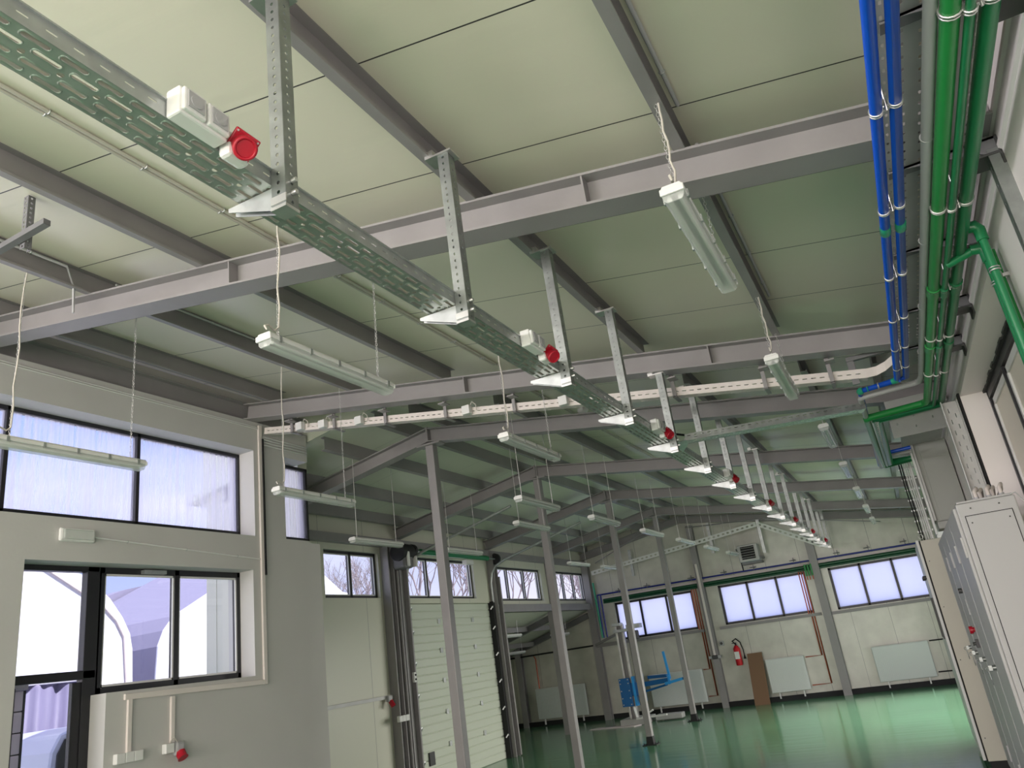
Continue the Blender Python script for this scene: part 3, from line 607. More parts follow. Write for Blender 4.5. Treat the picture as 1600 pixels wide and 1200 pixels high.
# ================================================================ HANGING LAMPS
def chain(mb, a, b, step=.019):
    a, b = Vector(a), Vector(b); L = (b-a).length; n = max(2, int(L/step)); d = (b-a).normalized()
    for i in range(n):
        c = a+(b-a)*((i+.5)/n); nr = Vector((1,0,0)) if i % 2 else Vector((0,1,0))
        mb.torus(c, nr, .006, .0016, 8, 4, sx=1.7)
def lamp(x, y, z, top, lb, grpn, far=False, L=.93, dx=0., cable_end=0, top2=None):
    """lamp whose underside is at height z; body from y to y+L"""
    t = thing('hanging_tube_lamp', lb, 'lamp', (x, y+L/2, z), grpn)
    hw = .042 if not far else .045
    m = MB(); m.prism([(-hw, .035), (-hw, .052), (-hw*.75, .066), (hw*.75, .066), (hw, .052), (hw, .035)], (x, y, z), (x, y+L, z), (1,0,0), (0,0,1)); m.build('housing', 'white', t, bevel=.003)
    m = MB(); m.prism([(-hw*.95, .036), (-hw*.88, .012), (-hw*.6, 0), (hw*.6, 0), (hw*.88, .012), (hw*.95, .036)], (x, y+.006, z), (x, y+L-.006, z), (1,0,0), (0,0,1)); m.build('clear_cover', 'cover', t, bevel=.003)
    for s3 in (-1, 1):
        m = MB(); m.cyl((x+s3*.02, y+.03, z+.024), (x+s3*.02, y+L-.03, z+.024), .010, 10); m.build('fluorescent_tube', 'tube', t)
    MB().box(x-.008, x+.008, y+.03, y+L-.03, z+.028, z+.037).build('reflector', 'galv_dull', t)
    for yy in (y, y+L): MB().box(x-hw*1.03, x+hw*1.03, yy-.006, yy+.006, z+.028, z+.054).build('end_cap', 'white', t, bevel=.004)
    if not far:
        for k in range(5):
            yy = y+.06+k*(L-.12)/4
            for s3 in (-1, 1): MB().box(x+s3*hw-.004, x+s3*hw+.004, yy-.008, yy+.008, z+.026, z+.056).build('clip', 'galv_dull', t)
    for k, yy in enumerate((y+.09, y+L-.09)):
        m = MB(); tp = (x+dx, yy+.01, (top2 if k and top2 else top)(x+dx))
        if not far: chain(m, (x, yy, z+.07), tp)
        else: m.cyl((x, yy, z+.065), tp, .004, 6)
        m.build('chain', 'galv', t)
        if not far:
            m = MB(); m.torus((x, yy, z+.069), (0,1,0), .008, .002, 8, 4); m.build('hook', 'galv', t)
    if not far:
        yy = y+.09 if cable_end == 0 else y+L-.09; sg = -1 if cable_end == 0 else 1; z9 = top(x+dx)
        pts = [(x+.006, yy+sg*.075, z+.085), (x+.004, yy+sg*.085, z+.10), (x+.002, yy+sg*.06, z+.115), (x, yy+sg*.02, z+.10), (x+.006, yy, z+.12)]
        for k in range(1, 8): pts.append((x+.010+.004*math.sin(k*2.2)+dx*k/8, yy+.006*math.cos(k*1.6), z+.12+(z9-z-.12)*k/8))
        pts.append((x+.012+dx, yy+.012, z9+.02))
        MB().tube(pts, .0042, 7).build('supply_cable', 'cable', t)
zpn = lambda x: 3.413-.17*x
zsh = lambda x: RP(x)
zlf = lambda x: 4.153+.17*(x+4.35)
lamp(-4.13, 1.45+.87, 3.03, zpn, 'unlit tube lamp on chains right in front of the large upper window', 'near tube lamps')
lamp(-4.13, 4.44, 3.02, zpn, 'unlit tube lamp on chains in front of the narrow upper window by the wall end', 'near tube lamps')
lamp(-2.22, 2.34, 3.02, zsh, 'unlit tube lamp on chains left of the long cable tray, glossy streak along its underside', 'near tube lamps', dx=.02)
lamp(-2.25, 4.68, 3.03, zsh, 'unlit tube lamp on chains under the white cable tray, hanging before the second tall post', 'near tube lamps', top2=lambda x: 3.25-.17*x)
lamp(-.365, 2.36, 3.00, zpn, 'unlit twin tube lamp on chains at top right, seen steeply from below', 'near tube lamps')
lamp(-.365, 4.50, 3.00, zpn, 'unlit twin tube lamp on chains just before the second rafter on the right', 'near tube lamps')
for y, wh in ((7.25, 'first after the branch cable tray'), (9.45, 'second after the branch cable tray'), (11.7, 'third after the branch cable tray'), (14.0, 'fourth after the branch cable tray'), (16.2, 'fifth and farthest after the branch cable tray')):
    lamp(-.31, y, 3.13, zpn, 'far tube lamp in the right row, '+wh, 'far right row of tube lamps', far=True)
for y, wh in ((6.65, 'hanging beside the second tall post'), (8.60, 'hanging beside the third tall post'), (10.6, 'hanging beside the fourth tall post'), (12.5, 'first in front of the cream gable wall'), (14.4, 'second in front of the cream gable wall'), (16.35, 'nearest the fan heater')):
    lamp(-3.13, y, 3.0, zpn, 'far tube lamp right of the ridge, '+wh, 'far middle row of tube lamps', far=True)
for y, wh in ((6.85, 'above the first strip window'), (8.82, 'above the garage door window'), (13.02, 'in front of the last strip window'), (14.72, 'at the corner of strip windows and gable')):
    lamp(-5.3, y, 3.02, zlf, 'far tube lamp left of the ridge, '+wh, 'far left row of tube lamps', far=True)
lamp(-4.05, 8.45, 3.10, zpn, 'thin far tube lamp between the first and second tall posts', 'far left row of tube lamps', far=True)
for i, (x, y, z) in enumerate(((-7.3, 13.8, 1.98), (-8.2, 15.7, 1.66), (-7.35, 16.4, 1.92))):
    lamp(x, y, z, lambda x: 2.42+(x+6.95)*.3137, 'white tube lamp under the annex roof, '+('nearest' if i == 0 else 'leftmost' if i == 1 else 'rightmost and farthest'), 'annex lamps', far=True, L=.9)

# conduits on the roof
def conduit(name, pts, r, lb, clips=True, mt='cable'):
    t = thing(name, lb, 'conduit', pts[0]); MB().tube(pts, r, 8).build('pipe', mt, t)
    if clips:
        for i in range(len(pts)-1):
            a, b = Vector(pts[i]), Vector(pts[i+1]); n = int((b-a).length/.45)
            for k in range(n): MB().torus(a+(b-a)*((k+.5)/n), b-a, r+.002, .003, 8, 4).build('clip', 'galv_dull', t)
for k in range(2): conduit('roof_conduit', [(-2.66-.03*k, -1, RP(-2.66-.03*k)-.012), (-2.66-.03*k, 5.6, RP(-2.66-.03*k)-.012)], .009, ('right' if k == 0 else 'left')+' one of two thin conduits clipped under the near roof left of the cable tray')
for k in range(2): conduit('roof_conduit', [(-2.75-.03*k, 6.5, RP(-2.75-.03*k)-.012), (-2.75-.03*k, 12, RP(-2.75-.03*k)-.012)], .008, ('right' if k == 0 else 'left')+' one of two thin conduits under the far roof by the smoke detector')
conduit('roof_conduit', [(-4.06, -1, RP(-4.06)-.03), (-4.06, 2.62, RP(-4.06)-.03), (-4.10, 2.7, RP(-4.1)-.14), (-4.12, 2.72, RP(-4.1)-.3)], .008, 'thin conduit along the purlin above the window lamp, ending before the first rafter', mt='grey_pipe')
conduit('roof_conduit', [(-4.05, 2.95, RP(-4.05)-.03), (-4.05, 4.55, RP(-4.05)-.03)], .008, 'thin conduit along the purlin above the window lamps, after the first rafter', mt='grey_pipe')
conduit('roof_conduit', [(-.31, -.5, RP(-.31)-.03), (-.31, 2.66, RP(-.31)-.03)], .009, 'grey conduit along the purlin above the twin tube lamp, before the first rafter', mt='grey_pipe')
conduit('roof_conduit', [(-.31, 2.97, RP(-.31)-.03), (-.31, 4.9, RP(-.31)-.03)], .009, 'grey conduit along the purlin above the twin tube lamp, after the first rafter', mt='grey_pipe')
m = MB(); m.tube([(-2.60, 7.45, RP(-2.6)-.001), (-2.60, 7.45, RP(-2.6)-.03), (-2.60, 7.45, RP(-2.6)-.05)], .06, 20, rad=[.06, .06, .035])
tag(m.build('smoke_detector', 'white'), 'small round white smoke detector under the far roof beside thin conduits', 'smoke detector')
# short crossing strut at the left edge
t = thing('strut_bracket', 'dark perforated strut with a crossbar hanging from the roof at the left picture edge', 'bracket', (-3.75, 2.2, 3.9))
perf_channel('upright', t, -3.463, 2.0, 3.834, RP(-3.463)-.006, .035, 'steel_dark', .028, .014)
m = MB(); m.bar((-3.236, 1.975, 3.885), (-4.0, 1.975, 3.862), .035, .03); m.build('crossbar', 'steel_dark', t)

# ================================================================ NEAR WINDOW WALL
t = thing('emergency_light', 'flat white oval emergency light on the white wall above the entrance door', 'light', (XW, 3.7, 2.89))
MB().box(XW, XW+.035, 3.555, 3.835, 2.838, 2.94).build('housing', 'white', t, bevel=.016)
MB().box(XW+.034, XW+.052, 3.575, 3.815, 2.852, 2.926).build('diffuser', 'cover', t, bevel=.009)
def duct(pts, w, lb, name='cable_duct', mt='trunking', h=.022, nrm=(1,0,0)):
    t = thing(name, lb, 'cable duct', pts[0])
    m = MB()
    for a, b in zip(pts[:-1], pts[1:]):
        d = (Vector(b)-Vector(a)).normalized(); m.bar(Vector(a)-d*w*.5, Vector(b)+d*w*.5, w, h, up=nrm)
    m.build('duct_body', mt, t, bevel=.003)
x = XW+.012
duct([(x, 5.585, 4.12), (x, 5.585, 1.70)], .042, 'tall vertical white cable duct running down the wall right of the windows')
duct([(x, 5.54, 1.70), (x, 4.165, 1.715)], .042, 'horizontal white cable duct below the low window')
duct([(x, 4.19, 1.68), (x, 4.19, 1.335)], .036, 'short vertical cable duct leading down to the triple socket')
duct([(x, 4.575, 1.66), (x, 4.575, 1.36)], .036, 'short vertical cable duct leading down to the red wall socket')
m = MB(); m.bar((XW+.028, 5.61, 4.0), (XW+.028, 5.61, 2.65), .02, .01, up=(1,0,0)); tag(m.build('cable_bundle', 'blackrub'), 'dark cable bundle beside the tall vertical cable duct', 'cable')
conduit('wall_conduit', [(XW+.01, 3.84, 2.885), (XW+.01, 5.56, 2.80)], .007, 'thin conduit from the emergency light to the tall cable duct', mt='white')
for k, (z, wh) in enumerate(((4.115, 'upper'), (4.098, 'lower'))):
    conduit('wall_conduit', [(XW+.01, -2, z), (XW+.01, 5.6, z)], .006, wh+' of two thin conduits along the top of the window wall', clips=False, mt='white')
for k in range(4):
    z = 4.03-.028*k
    conduit('wall_conduit', [(XW+.012, 5.63, z), (XW+.012, 6.26, z), (XW-.02, 6.31, z), (XW-.2, 6.33, z)], .009, 'white conduit bending round the end of the window wall, %s from the top' % ordn[k], clips=False, mt='white')
t = thing('triple_socket', 'white triple power socket at the lower end of a duct on the near wall', 'socket', (XW, 4.19, 1.30))
for k in range(3):
    yc = 4.09+k*.075+.02; MB().box(XW, XW+.045, yc-.036, yc+.036, 1.265, 1.335).build('socket_unit', 'white', t, bevel=.005)
t = thing('wall_power_socket', 'white socket box with a red industrial socket on the near wall', 'socket', (XW, 4.58, 1.3))
MB().box(XW, XW+.05, 4.49, 4.57, 1.27, 1.34).build('back_box', 'white', t, bevel=.006)
m = MB(); m.box(XW, XW+.055, 4.58, 4.67, 1.24, 1.34); m.build('housing', 'grey_pipe', t, bevel=.02)
m = MB(); a = Vector((XW+.045, 4.625, 1.265)); dd = Vector((.6, 0, -.8)); m.tube([a, a+dd*.05, a+dd*.056], .038, 16, rad=[.038, .036, .041]); m.build('red_cap', 'red', t)
m = MB(); m.tube([(XW+.02, 4.55, 1.34), (XW+.02, 4.57, 1.37), (XW+.02, 4.59, 1.37), (XW+.02, 4.62, 1.34)], .006, 6); m.build('cable', 'cable', t)

# ================================================================ FAR LEFT WALL
t = thing('door_motor', 'black and grey door motor on the column head beside the garage door window', 'motor', (-6.7, 9.75, 3.2))
MB().box(-6.74, -6.5, 9.62, 9.86, 3.06, 3.34).build('motor_body', 'steel_dark', t, bevel=.04)
m = MB(); m.tube([(-6.6, 9.58, 3.30), (-6.6, 9.88, 3.30)], .13, 20); m.build('chain_drum', 'blackrub', t)
MB().box(-6.50, -6.47, 9.66, 9.72, 3.08, 3.30).build('cover_strip', 'white', t, bevel=.01)
MB().box(-6.62, -6.46, 9.86, 9.90, 3.08, 3.24).build('gear_cover', 'white', t, bevel=.015)
t = thing('torsion_shaft', 'dark torsion spring shaft above the garage door window', 'shaft', (-6.72, 11.5, 3.36))
MB().cyl((-6.72, 9.9, 3.37), (-6.72, 13.05, 3.37), .016).build('shaft', 'galv_dull', t)
MB().cyl((-6.72, 10.4, 3.37), (-6.72, 12.6, 3.37), .045, 16).build('spring', 'green_pipe2', t)
for yy in (10.15, 12.92): MB().cyl((-6.72, yy-.03, 3.37), (-6.72, yy+.03, 3.37), .10, 20).build('cable_drum', 'blackrub', t)
t = thing('sensor_box', 'small white sensor box above the garage door window beside the nearest post', 'sensor', (-6.6, 11.6, 3.28))
MB().box(-6.66, -6.56, 11.56, 11.80, 3.20, 3.28).build('sensor_body', 'white', t, bevel=.015)
for i, (y, x) in enumerate(((9.76, -6.72), (12.95, -6.72))):
    m = MB(); m.cyl((-6.74, y-.02+.08*i, .02), (-6.74, y-.02+.08*i, 3.05), .02, 8)
    tag(m.build('riser_pipe', 'steel'), ('grey riser pipe on the wall column left of the garage door' if i == 0 else 'grey riser pipe at the far side of the garage door'), 'pipe')
t = thing('wall_power_socket', 'small red socket hanging on the rail of the cream wall left of the garage door', 'socket', (-6.84, 9.42, 1.27))
MB().box(-6.85, -6.80, 9.38, 9.47, 1.26, 1.34).build('back_box', 'grey_pipe', t, bevel=.01)
MB().cyl((-6.81, 9.43, 1.27), (-6.77, 9.43, 1.20), .035, 14).build('red_cap', 'red', t)
t = thing('triple_socket', 'white triple socket on the steel column left of the garage door', 'socket', (-6.74, 9.5, 1.0))
for k in range(3):
    yc = 9.50+k*.08; MB().box(-6.75, -6.70, yc-.038, yc+.038, .98, 1.06).build('socket_unit', 'white', t, bevel=.006)
t = thing('push_button_box', 'small grey push button box on the column beside the garage door rail', 'switch', (-6.73, 9.95, 1.5))
MB().box(-6.74, -6.70, 9.90, 9.96, 1.46, 1.60).build('box_body', 'white', t, bevel=.008)
m = MB(); m.cyl((-6.70, 9.93, 1.56), (-6.69, 9.93, 1.56), .014); m.cyl((-6.70, 9.93, 1.50), (-6.69, 9.93, 1.50), .014); m.build('button', 'blackrub', t)

# ================================================================ GABLE WALL
YG = 17.85
def radiator(x0, x1, z0, z1, lb):
    t = thing('radiator', lb, 'radiator', ((x0+x1)/2, YG-.08, z0), 'panel radiators on the far wall')
    MB().box(x0, x1, YG-.13, YG-.05, z0, z1).build('panel', 'radiator', t, bevel=.012)
    m = MB(); n = int((x1-x0)/.035)
    for i in range(n): xx = x0+.02+i*(x1-x0-.04)/n; m.box(xx, xx+.014, YG-.136, YG-.13, z0+.03, z1-.03)
    m.build('ribs', 'radiator', t)
    m = MB(); m.box(x0+.01, x1-.01, YG-.125, YG-.055, z1, z1+.008); m.build('grille', 'white', t)
    for xx in (x0+.15, x1-.15): MB().box(xx-.012, xx+.012, YG-.11, YG-.07, z0-.12, z0+.01).build('foot', 'white', t)
radiator(-1.04, .0, .17, .83, 'white panel radiator on the far wall, the right one')
radiator(-3.15, -2.36, .18, .84, 'white panel radiator on the far wall beside the leaning cardboard')
radiator(-8.6, -7.32, .15, .82, 'white panel radiator in the annex')
radiator(-5.75, -4.52, .15, .82, 'white panel radiator on the far wall behind the blue lift')
for x1, top, zr in ((-2.0, 2.45, .80), (.15, .80, .80), (-4.36, 2.45, .80)):
    x0 = {-2.0: -2.33, .15: .03, -4.36: -4.50}[x1]
    if top > 1:
        for k in range(3 if x1 < -1 else 1):
            pass
        t = thing('heating_pipe', 'thin copper heating pipes dropping down the far wall by the '+('middle' if x1 == -2.0 else 'left')+' gable window', 'pipe', (x1, YG-.03, top))
        MB().tube([(x1, YG-.03, top+.1), (x1, YG-.03, zr), (x0, YG-.03, zr)], .012, 8).build('flow_pipe', 'copper', t)
        MB().tube([(x1+.05, YG-.03, top+.1), (x1+.05, YG-.03, .25), (x0, YG-.03, .25)], .012, 8).build('return_pipe', 'copper', t)
        MB().tube([(x1-.05, YG-.03, top+.1), (x1-.05, YG-.03, 1.6)], .012, 8).build('branch_pipe', 'copper', t)
    else:
        t = thing('heating_pipe', 'thin dark heating pipe beside the right radiator', 'pipe', (x1, YG-.03, .8))
        MB().tube([(x0, YG-.03, .82), (.42, YG-.03, .82)], .012, 8).build('flow_pipe', 'blackrub', t)
        MB().tube([(x0, YG-.03, .24), (.42, YG-.03, .24)], .012, 8).build('return_pipe', 'blackrub', t)
t = thing('cardboard_sheet', 'tall brown cardboard sheet leaning against the far wall between extinguisher and radiator', 'cardboard', (-3.3, 17.7, 0))
m = MB(); m.add([(-3.51,17.52,0),(-3.20,17.52,0),(-3.17,17.70,1.01),(-3.48,17.70,1.01),(-3.51,17.56,0),(-3.20,17.56,0),(-3.17,17.74,1.01),(-3.48,17.74,1.01)], [(0,3,2,1),(4,5,6,7),(0,1,5,4),(1,2,6,5),(2,3,7,6),(3,0,4,7)]); m.build('sheet', 'cardboard', t)
t = thing('fire_extinguisher', 'red fire extinguisher hanging on the far wall', 'fire extinguisher', (-3.68, YG-.09, .8))
MB().tube([(-3.685, YG-.09, .80), (-3.685, YG-.09, .82), (-3.685, YG-.09, 1.14), (-3.685, YG-.09, 1.19), (-3.685, YG-.09, 1.21)], .07, 18, rad=[.062, .072, .072, .045, .02]).build('cylinder', 'ext_red', t)
MB().box(-3.735, -3.635, YG-.1635, YG-.16, .93, 1.08).build('label_plate', 'white', t)
m = MB(); m.cyl((-3.685, YG-.09, 1.20), (-3.685, YG-.09, 1.26), .018); m.box(-3.76, -3.66, YG-.10, YG-.08, 1.25, 1.265); m.build('valve', 'blackrub', t)
MB().tube([(-3.70, YG-.09, 1.24), (-3.74, YG-.09, 1.30), (-3.66, YG-.09, 1.34), (-3.58, YG-.09, 1.26), (-3.55, YG-.09, 1.10), (-3.55, YG-.09, .98)], .012, 8).build('hose', 'blackrub', t)
MB().tube([(-3.55, YG-.09, .99), (-3.55, YG-.09, .92)], .02, 8, rad=[.014, .028]).build('nozzle', 'blackrub', t)
MB().box(-3.72, -3.65, YG-.02, YG, .9, 1.1).build('bracket', 'ctrl', t)
t = thing('fan_heater', 'grey square fan heater with dark louvres mounted high on the gable wall', 'heater', (-2.9, 17.5, 3.0))
MB().box(-3.13, -2.70, 17.38, 17.68, 2.86, 3.22).build('casing', 'tray_grey', t, bevel=.015)
MB().box(-3.06, -2.77, 17.372, 17.385, 2.91, 3.18).build('opening', 'gap', t)
for k in range(5):
    z = 2.94+k*.052; MB().add([(-3.06,17.35,z),(-2.77,17.35,z),(-2.77,17.385,z+.018),(-3.06,17.385,z+.018),(-3.06,17.35,z-.004),(-2.77,17.35,z-.004),(-2.77,17.385,z+.014),(-3.06,17.385,z+.014)], [(0,1,2,3),(7,6,5,4),(0,4,5,1),(2,6,7,3)]).build('louvre', 'tray_grey', t)
m = MB(); m.box(-3.18, -3.13, 17.45, 17.85, 3.13, 3.17); m.box(-3.13, -2.70, 17.6, 17.85, 2.82, 2.86); m.box(-2.70, -2.66, 17.45, 17.85, 2.90, 2.94); m.build('wall_bracket', 'steel_dark', t)
MB().cyl((-2.915, 17.68, 3.04), (-2.915, 17.80, 3.04), .15, 20).build('fan_drum', 'steel_dark', t)
m = MB(); m.tube([(-3.15, 17.6, 2.95), (-3.17, 17.78, 2.9), (-3.17, 17.8, 2.72)], .012, 8); m.build('supply_pipe', 'blackrub', t)
# slotted tray climbing along the gable
gp = [Vector(p) for p in ((-6.6, 17.5, 3.17), (-4.0, 17.5, 3.42), (-2.62, 17.5, 3.57), (-1.95, 17.5, 3.19), (-1.45, 17.5, 2.90))]
t = thing('gable_cable_tray', 'slotted light cable tray bent over the fan heater along the gable', 'cable tray', (-4, 17.5, 3.4))
for a, b in zip(gp[:-1], gp[1:]):
    d = (b-a).normalized(); u = Vector((0,-1,0)).cross(d); u = u if u.z > 0 else -u
    m = MB(); m.perf(a, d, u, (b-a).length, .10, [(0, .025, 0, 'n'), (.025, .075, 0, 's'), (.075, .10, 0, 'n')], .11, .06, .04); m.build('tray_section', 'white', t, solid=.006)
for i, (xx, z0, z1) in enumerate(((-3.68, 3.18, 3.86), (-2.59, 3.0, 3.72), (-5.6, 3.0, 3.6))):
    h = thing('strut_hanger', 'grey perforated strut hanging before the gable wall, '+('left of' if i == 0 else 'right of' if i == 1 else 'far left of')+' the fan heater', 'hanger', (xx, 17.5, z1))
    perf_channel('strut', h, xx, 17.52, z0, z1, .06, 'galv_dull', .06, .02)
# pipes along the gable
def pipe(name, pts, r, mt, lb, clamp=None, n=12, gname=None):
    t = thing(name, lb, 'pipe', pts[0], gname); MB().tube(pts, r, n).build('pipe_run', mt, t)
    if clamp:
        for c, dr in clamp:
            m = MB(); m.torus(c, dr, r+.003, .004, 14, 5); dd = Vector(dr).normalized()
            m.torus(Vector(c)+dd*.012, dr, r+.003, .003, 14, 5); m.build('clamp', 'galv', t)
    return t
pipe('blue_pipe', [(-6.6, 17.7, 2.72), (.6, 17.7, 2.67)], .018, 'dark_blue', 'dark blue pipe along the gable wall above the windows')
pipe('green_pipe', [(-6.5, 17.74, 2.585), (.6, 17.74, 2.56)], .035, 'dark_green', 'thick dark green pipe directly above the gable windows')
pipe('green_pipe', [(-6.5, 17.72, 2.53), (.6, 17.72, 2.51)], .022, 'dark_green', 'thinner dark green pipe touching the tops of the gable windows')
struct(MB().box(-6.6, .7, 17.79, 17.85, 2.60, 2.655).build('trim_6', 'trunking'))
for i, xx in enumerate((-6.1, -5.4, -4.9, -4.35, -3.6, -2.95, -2.1, -1.2, -.6, .1)):
    m = MB(); m.box(xx-.06, xx+.06, 17.68, 17.84, 2.745, 2.757); m.box(xx+.02, xx+.035, 17.68, 17.70, 2.69, 2.80); tag(m.build('pipe_support', 'steel_dark'), 'small dark pipe support on the gable wall, %s from the left' % ordn[i], 'pipe support', 'pipe supports on the gable wall')
t = thing('valve_manifold', 'green valve group with copper tails between the two right gable windows', 'valve', (-1.8, 17.65, 2.45))
for k in range(3):
    xx = -1.88+k*.06; MB().cyl((xx, 17.66, 2.38), (xx, 17.66, 2.62), .02, 10).build('valve_body', 'green_pipe', t); MB().cyl((xx, 17.66, 2.30), (xx, 17.66, 2.38), .011, 8).build('copper_tail', 'copper', t)
for z, w_, lb in ((1.285, .10, 'round grey box on the far wall left of the fire extinguisher'), (1.03, .09, 'dark switch with cable on the gable column')):
    t = thing('wall_box', lb, 'switch', (-4.0, 17.8, z)); xx = -3.99 if z > 1.2 else -4.15
    if z > 1.2: MB().box(xx-.05, xx+.05, 17.80, 17.85, z-.05, z+.05).build('box_body', 'grey_pipe', t, bevel=.01); MB().cyl((xx, 17.80, z), (xx, 17.79, z), .03).build('lid', 'ctrl', t)
    else:
        MB().box(xx-.05, xx+.05, 17.60, 17.67, z-.04, z+.04).build('box_body', 'ctrl', t, bevel=.01); MB().box(xx-.13, xx-.06, 17.62, 17.67, z-.03, z+.03).build('side_box', 'grey_pipe', t, bevel=.006); MB().box(xx+.06, xx+.13, 17.62, 17.67, z-.03, z+.03).build('side_box', 'grey_pipe', t, bevel=.006)
duct([(-4.15, 17.655, 3.0), (-4.15, 17.655, 1.07)], .05, 'white vertical cable duct on the gable column leading to the dark switch', nrm=(0,1,0))
t = thing('wall_stop', 'dark pair of pipes along the annex far wall', 'pipe', (-8, 17.7, 1.7))
MB().tube([(-9.3, 17.75, 1.58), (-6.7, 17.75, 1.62)], .018, 8).build('pipe_run', 'blackrub', t)
pipe('heating_pipe', [(-8.55, 17.78, 1.6), (-8.5, 17.78, 1.5), (-8.5, 17.78, .3)], .014, 'copper', 'single copper heating pipe in the annex above the radiator')
# vertical pipes in the corner by the lift
for k, (xx, mt, lb) in enumerate(((-6.55, 'blue_pipe', 'left'), (-6.47, 'blue_pipe', 'right'))):
    pipe('blue_pipe', [(xx, 17.5, 2.72), (xx, 17.5, 1.75)], .018, 'dark_blue', lb+' vertical blue pipe in the corner behind the lift')
pipe('green_pipe', [(-6.60, 17.48, 3.0), (-6.58, 17.48, 1.75)], .022, 'teal', 'vertical teal pipe in the corner behind the lift')

# ================================================================ BLUE TWO POST LIFT (one column visible)
t = thing('car_lift', 'blue and grey car lift column with swing arms near the far wall', 'lift', (-5.65, 16.3, 0))
MB().box(-5.95, -5.40, 16.0, 16.7, 0, .12).build('base_frame', 'tray_grey', t, bevel=.01)
MB().box(-5.30, -4.75, 16.35, 16.6, .02, .12).build('base_frame', 'tray_grey', t, bevel=.01)
for xx, yy, w_ in ((-5.74, 16.12, .045), (-5.60, 16.12, .045)):
    MB().box(xx-w_/2, xx+w_/2, yy-.03, yy+.03, .12, 1.96).build('guide_column', 'galv', t, bevel=.006)
MB().box(-5.73, -5.60, 16.17, 16.24, .12, 1.96).build('column_back', 'steel', t)
MB().cyl((-5.50, 16.18, .35), (-5.50, 16.18, 1.80), .022).build('spindle', 'blackrub', t)
m = MB(); m.box(-5.80, -5.40, 16.05, 16.3, 1.80, 1.86); m.box(-5.50, -5.20, 16.05, 16.25, 1.84, 1.93); m.box(-5.78, -5.60, 16.0, 16.2, 1.93, 1.99); m.build('head_plate', 'galv_dull', t, bevel=.006)
MB().box(-5.50, -5.28, 16.03, 16.2, 1.62, 1.80).build('gear_motor', 'ctrl', t, bevel=.02)
m = MB(); m.box(-5.83, -5.60, 15.98, 16.03, .36, .90); m.build('carriage_plate', 'lift_blue', t, bevel=.004)
m = MB(); m.box(-5.55, -5.50, 15.97, 16.10, .36, .92); m.build('carriage_flange', 'lift_light', t, bevel=.004)
m = MB(); m.box(-5.37, -5.32, 15.97, 16.10, .42, .95); m.build('carriage_flange', 'lift_blue', t, bevel=.004)
MB().box(-5.60, -5.33, 16.0, 16.1, .55, .80).build('carriage_block', 'lift_blue', t, bevel=.006)
m = MB()
for z in (.40, .52, .66, .80, .87):
    for xx in (-5.80, -5.63): m.cyl((xx, 15.98, z), (xx, 15.965, z), .012, 8)
m.build('bolt', 'galv', t)
m = MB(); m.bar((-5.35, 16.0, .74), (-4.72, 15.85, .78), .07, .09); m.bar((-5.35, 16.0, .60), (-4.78, 15.85, .70), .05, .04); m.build('swing_arm', 'lift_blue', t, bevel=.006)
m = MB(); m.bar((-5.22, 16.1, .86), (-4.76, 15.9, .86), .07, .06); m.build('arm_extension', 'lift_blue', t, bevel=.006)
m = MB(); m.bar((-4.80, 15.82, .72), (-4.42, 15.78, .78), .10, .05); m.box(-4.74, -4.70, 15.80, 15.86, .70, .86); m.build('arm_tip', 'lift_light', t, bevel=.006)
MB().bar((-4.70, 15.84, .80), (-4.74, 15.84, 1.32), .045, .045, up=(0,1,0)).build('arm_upright', 'lift_light', t, bevel=.004)
m = MB(); m.bar((-5.55, 15.95, .14), (-5.62, 16.05, .34), .05, .05); m.bar((-5.45, 15.95, .14), (-5.2, 15.95, .26), .06, .03); m.bar((-5.55, 15.9, .13), (-4.9, 15.85, .16), .06, .03); m.build('foot_strut', 'white', t)
t = thing('wooden_board', 'flat pinkish wooden board lying on the floor beside the lift base', 'board', (-6.1, 16.2, 0))
m = MB(); m.add([(-6.6,15.9,0),(-5.6,15.8,0),(-5.5,15.98,0),(-6.5,16.1,0),(-6.6,15.9,.015),(-5.6,15.8,.015),(-5.5,15.98,.015),(-6.5,16.1,.015)], [(0,3,2,1),(4,5,6,7),(0,1,5,4),(1,2,6,5),(2,3,7,6),(3,0,4,7)]); m.build('board', 'block', t)
t = thing('lift_support_frame', 'grey bracket frame on the corner wall behind the lift top', 'bracket', (-6.2, 17.0, 1.7))
m = MB(); m.bar((-6.7, 17.3, 1.62), (-5.95, 16.8, 1.80), .05, .05); m.bar((-6.75, 17.3, 1.62), (-6.75, 17.75, 1.62), .05, .05); m.bar((-6.7, 17.3, 1.6), (-6.0, 17.0, 1.6), .03, .08); m.build('frame', 'steel', t)

# ================================================================ RIGHT SIDE: TRAYS, PIPES
t = thing('wide_cable_tray', 'wide grey perforated cable tray under the roof along the right wall', 'cable tray', (.5, 2, 3.12))
m = MB(); m.perf((.335, -1, 3.12), (0,1,0), (1,0,0), 6.75, .305, [(0, .022, 0, 's'), (.022, .052, 0, 'n'), (.052, .075, 1, 's'), (.075, .105, 0, 'n'), (.105, .120, 0, 's'), (.120, .135, 1, 's'), (.135, .20, 0, 'n'), (.20, .215, 0, 's'), (.215, .25, 0, 'n'), (.25, .275, 0, 's'), (.275, .305, 1, 's')], .062, .018, .008)
m.build('tray_bottom', 'tray_grey', t, solid=.0015)
m = MB(); m.box(.333, .336, -1, 5.75, 3.12, 3.18); m.box(.386, .389, -1, 5.75, 3.122, 3.17); m.box(.639, .642, -1, 5.75, 3.12, 3.18); m.build('side_wall', 'tray_grey', t)
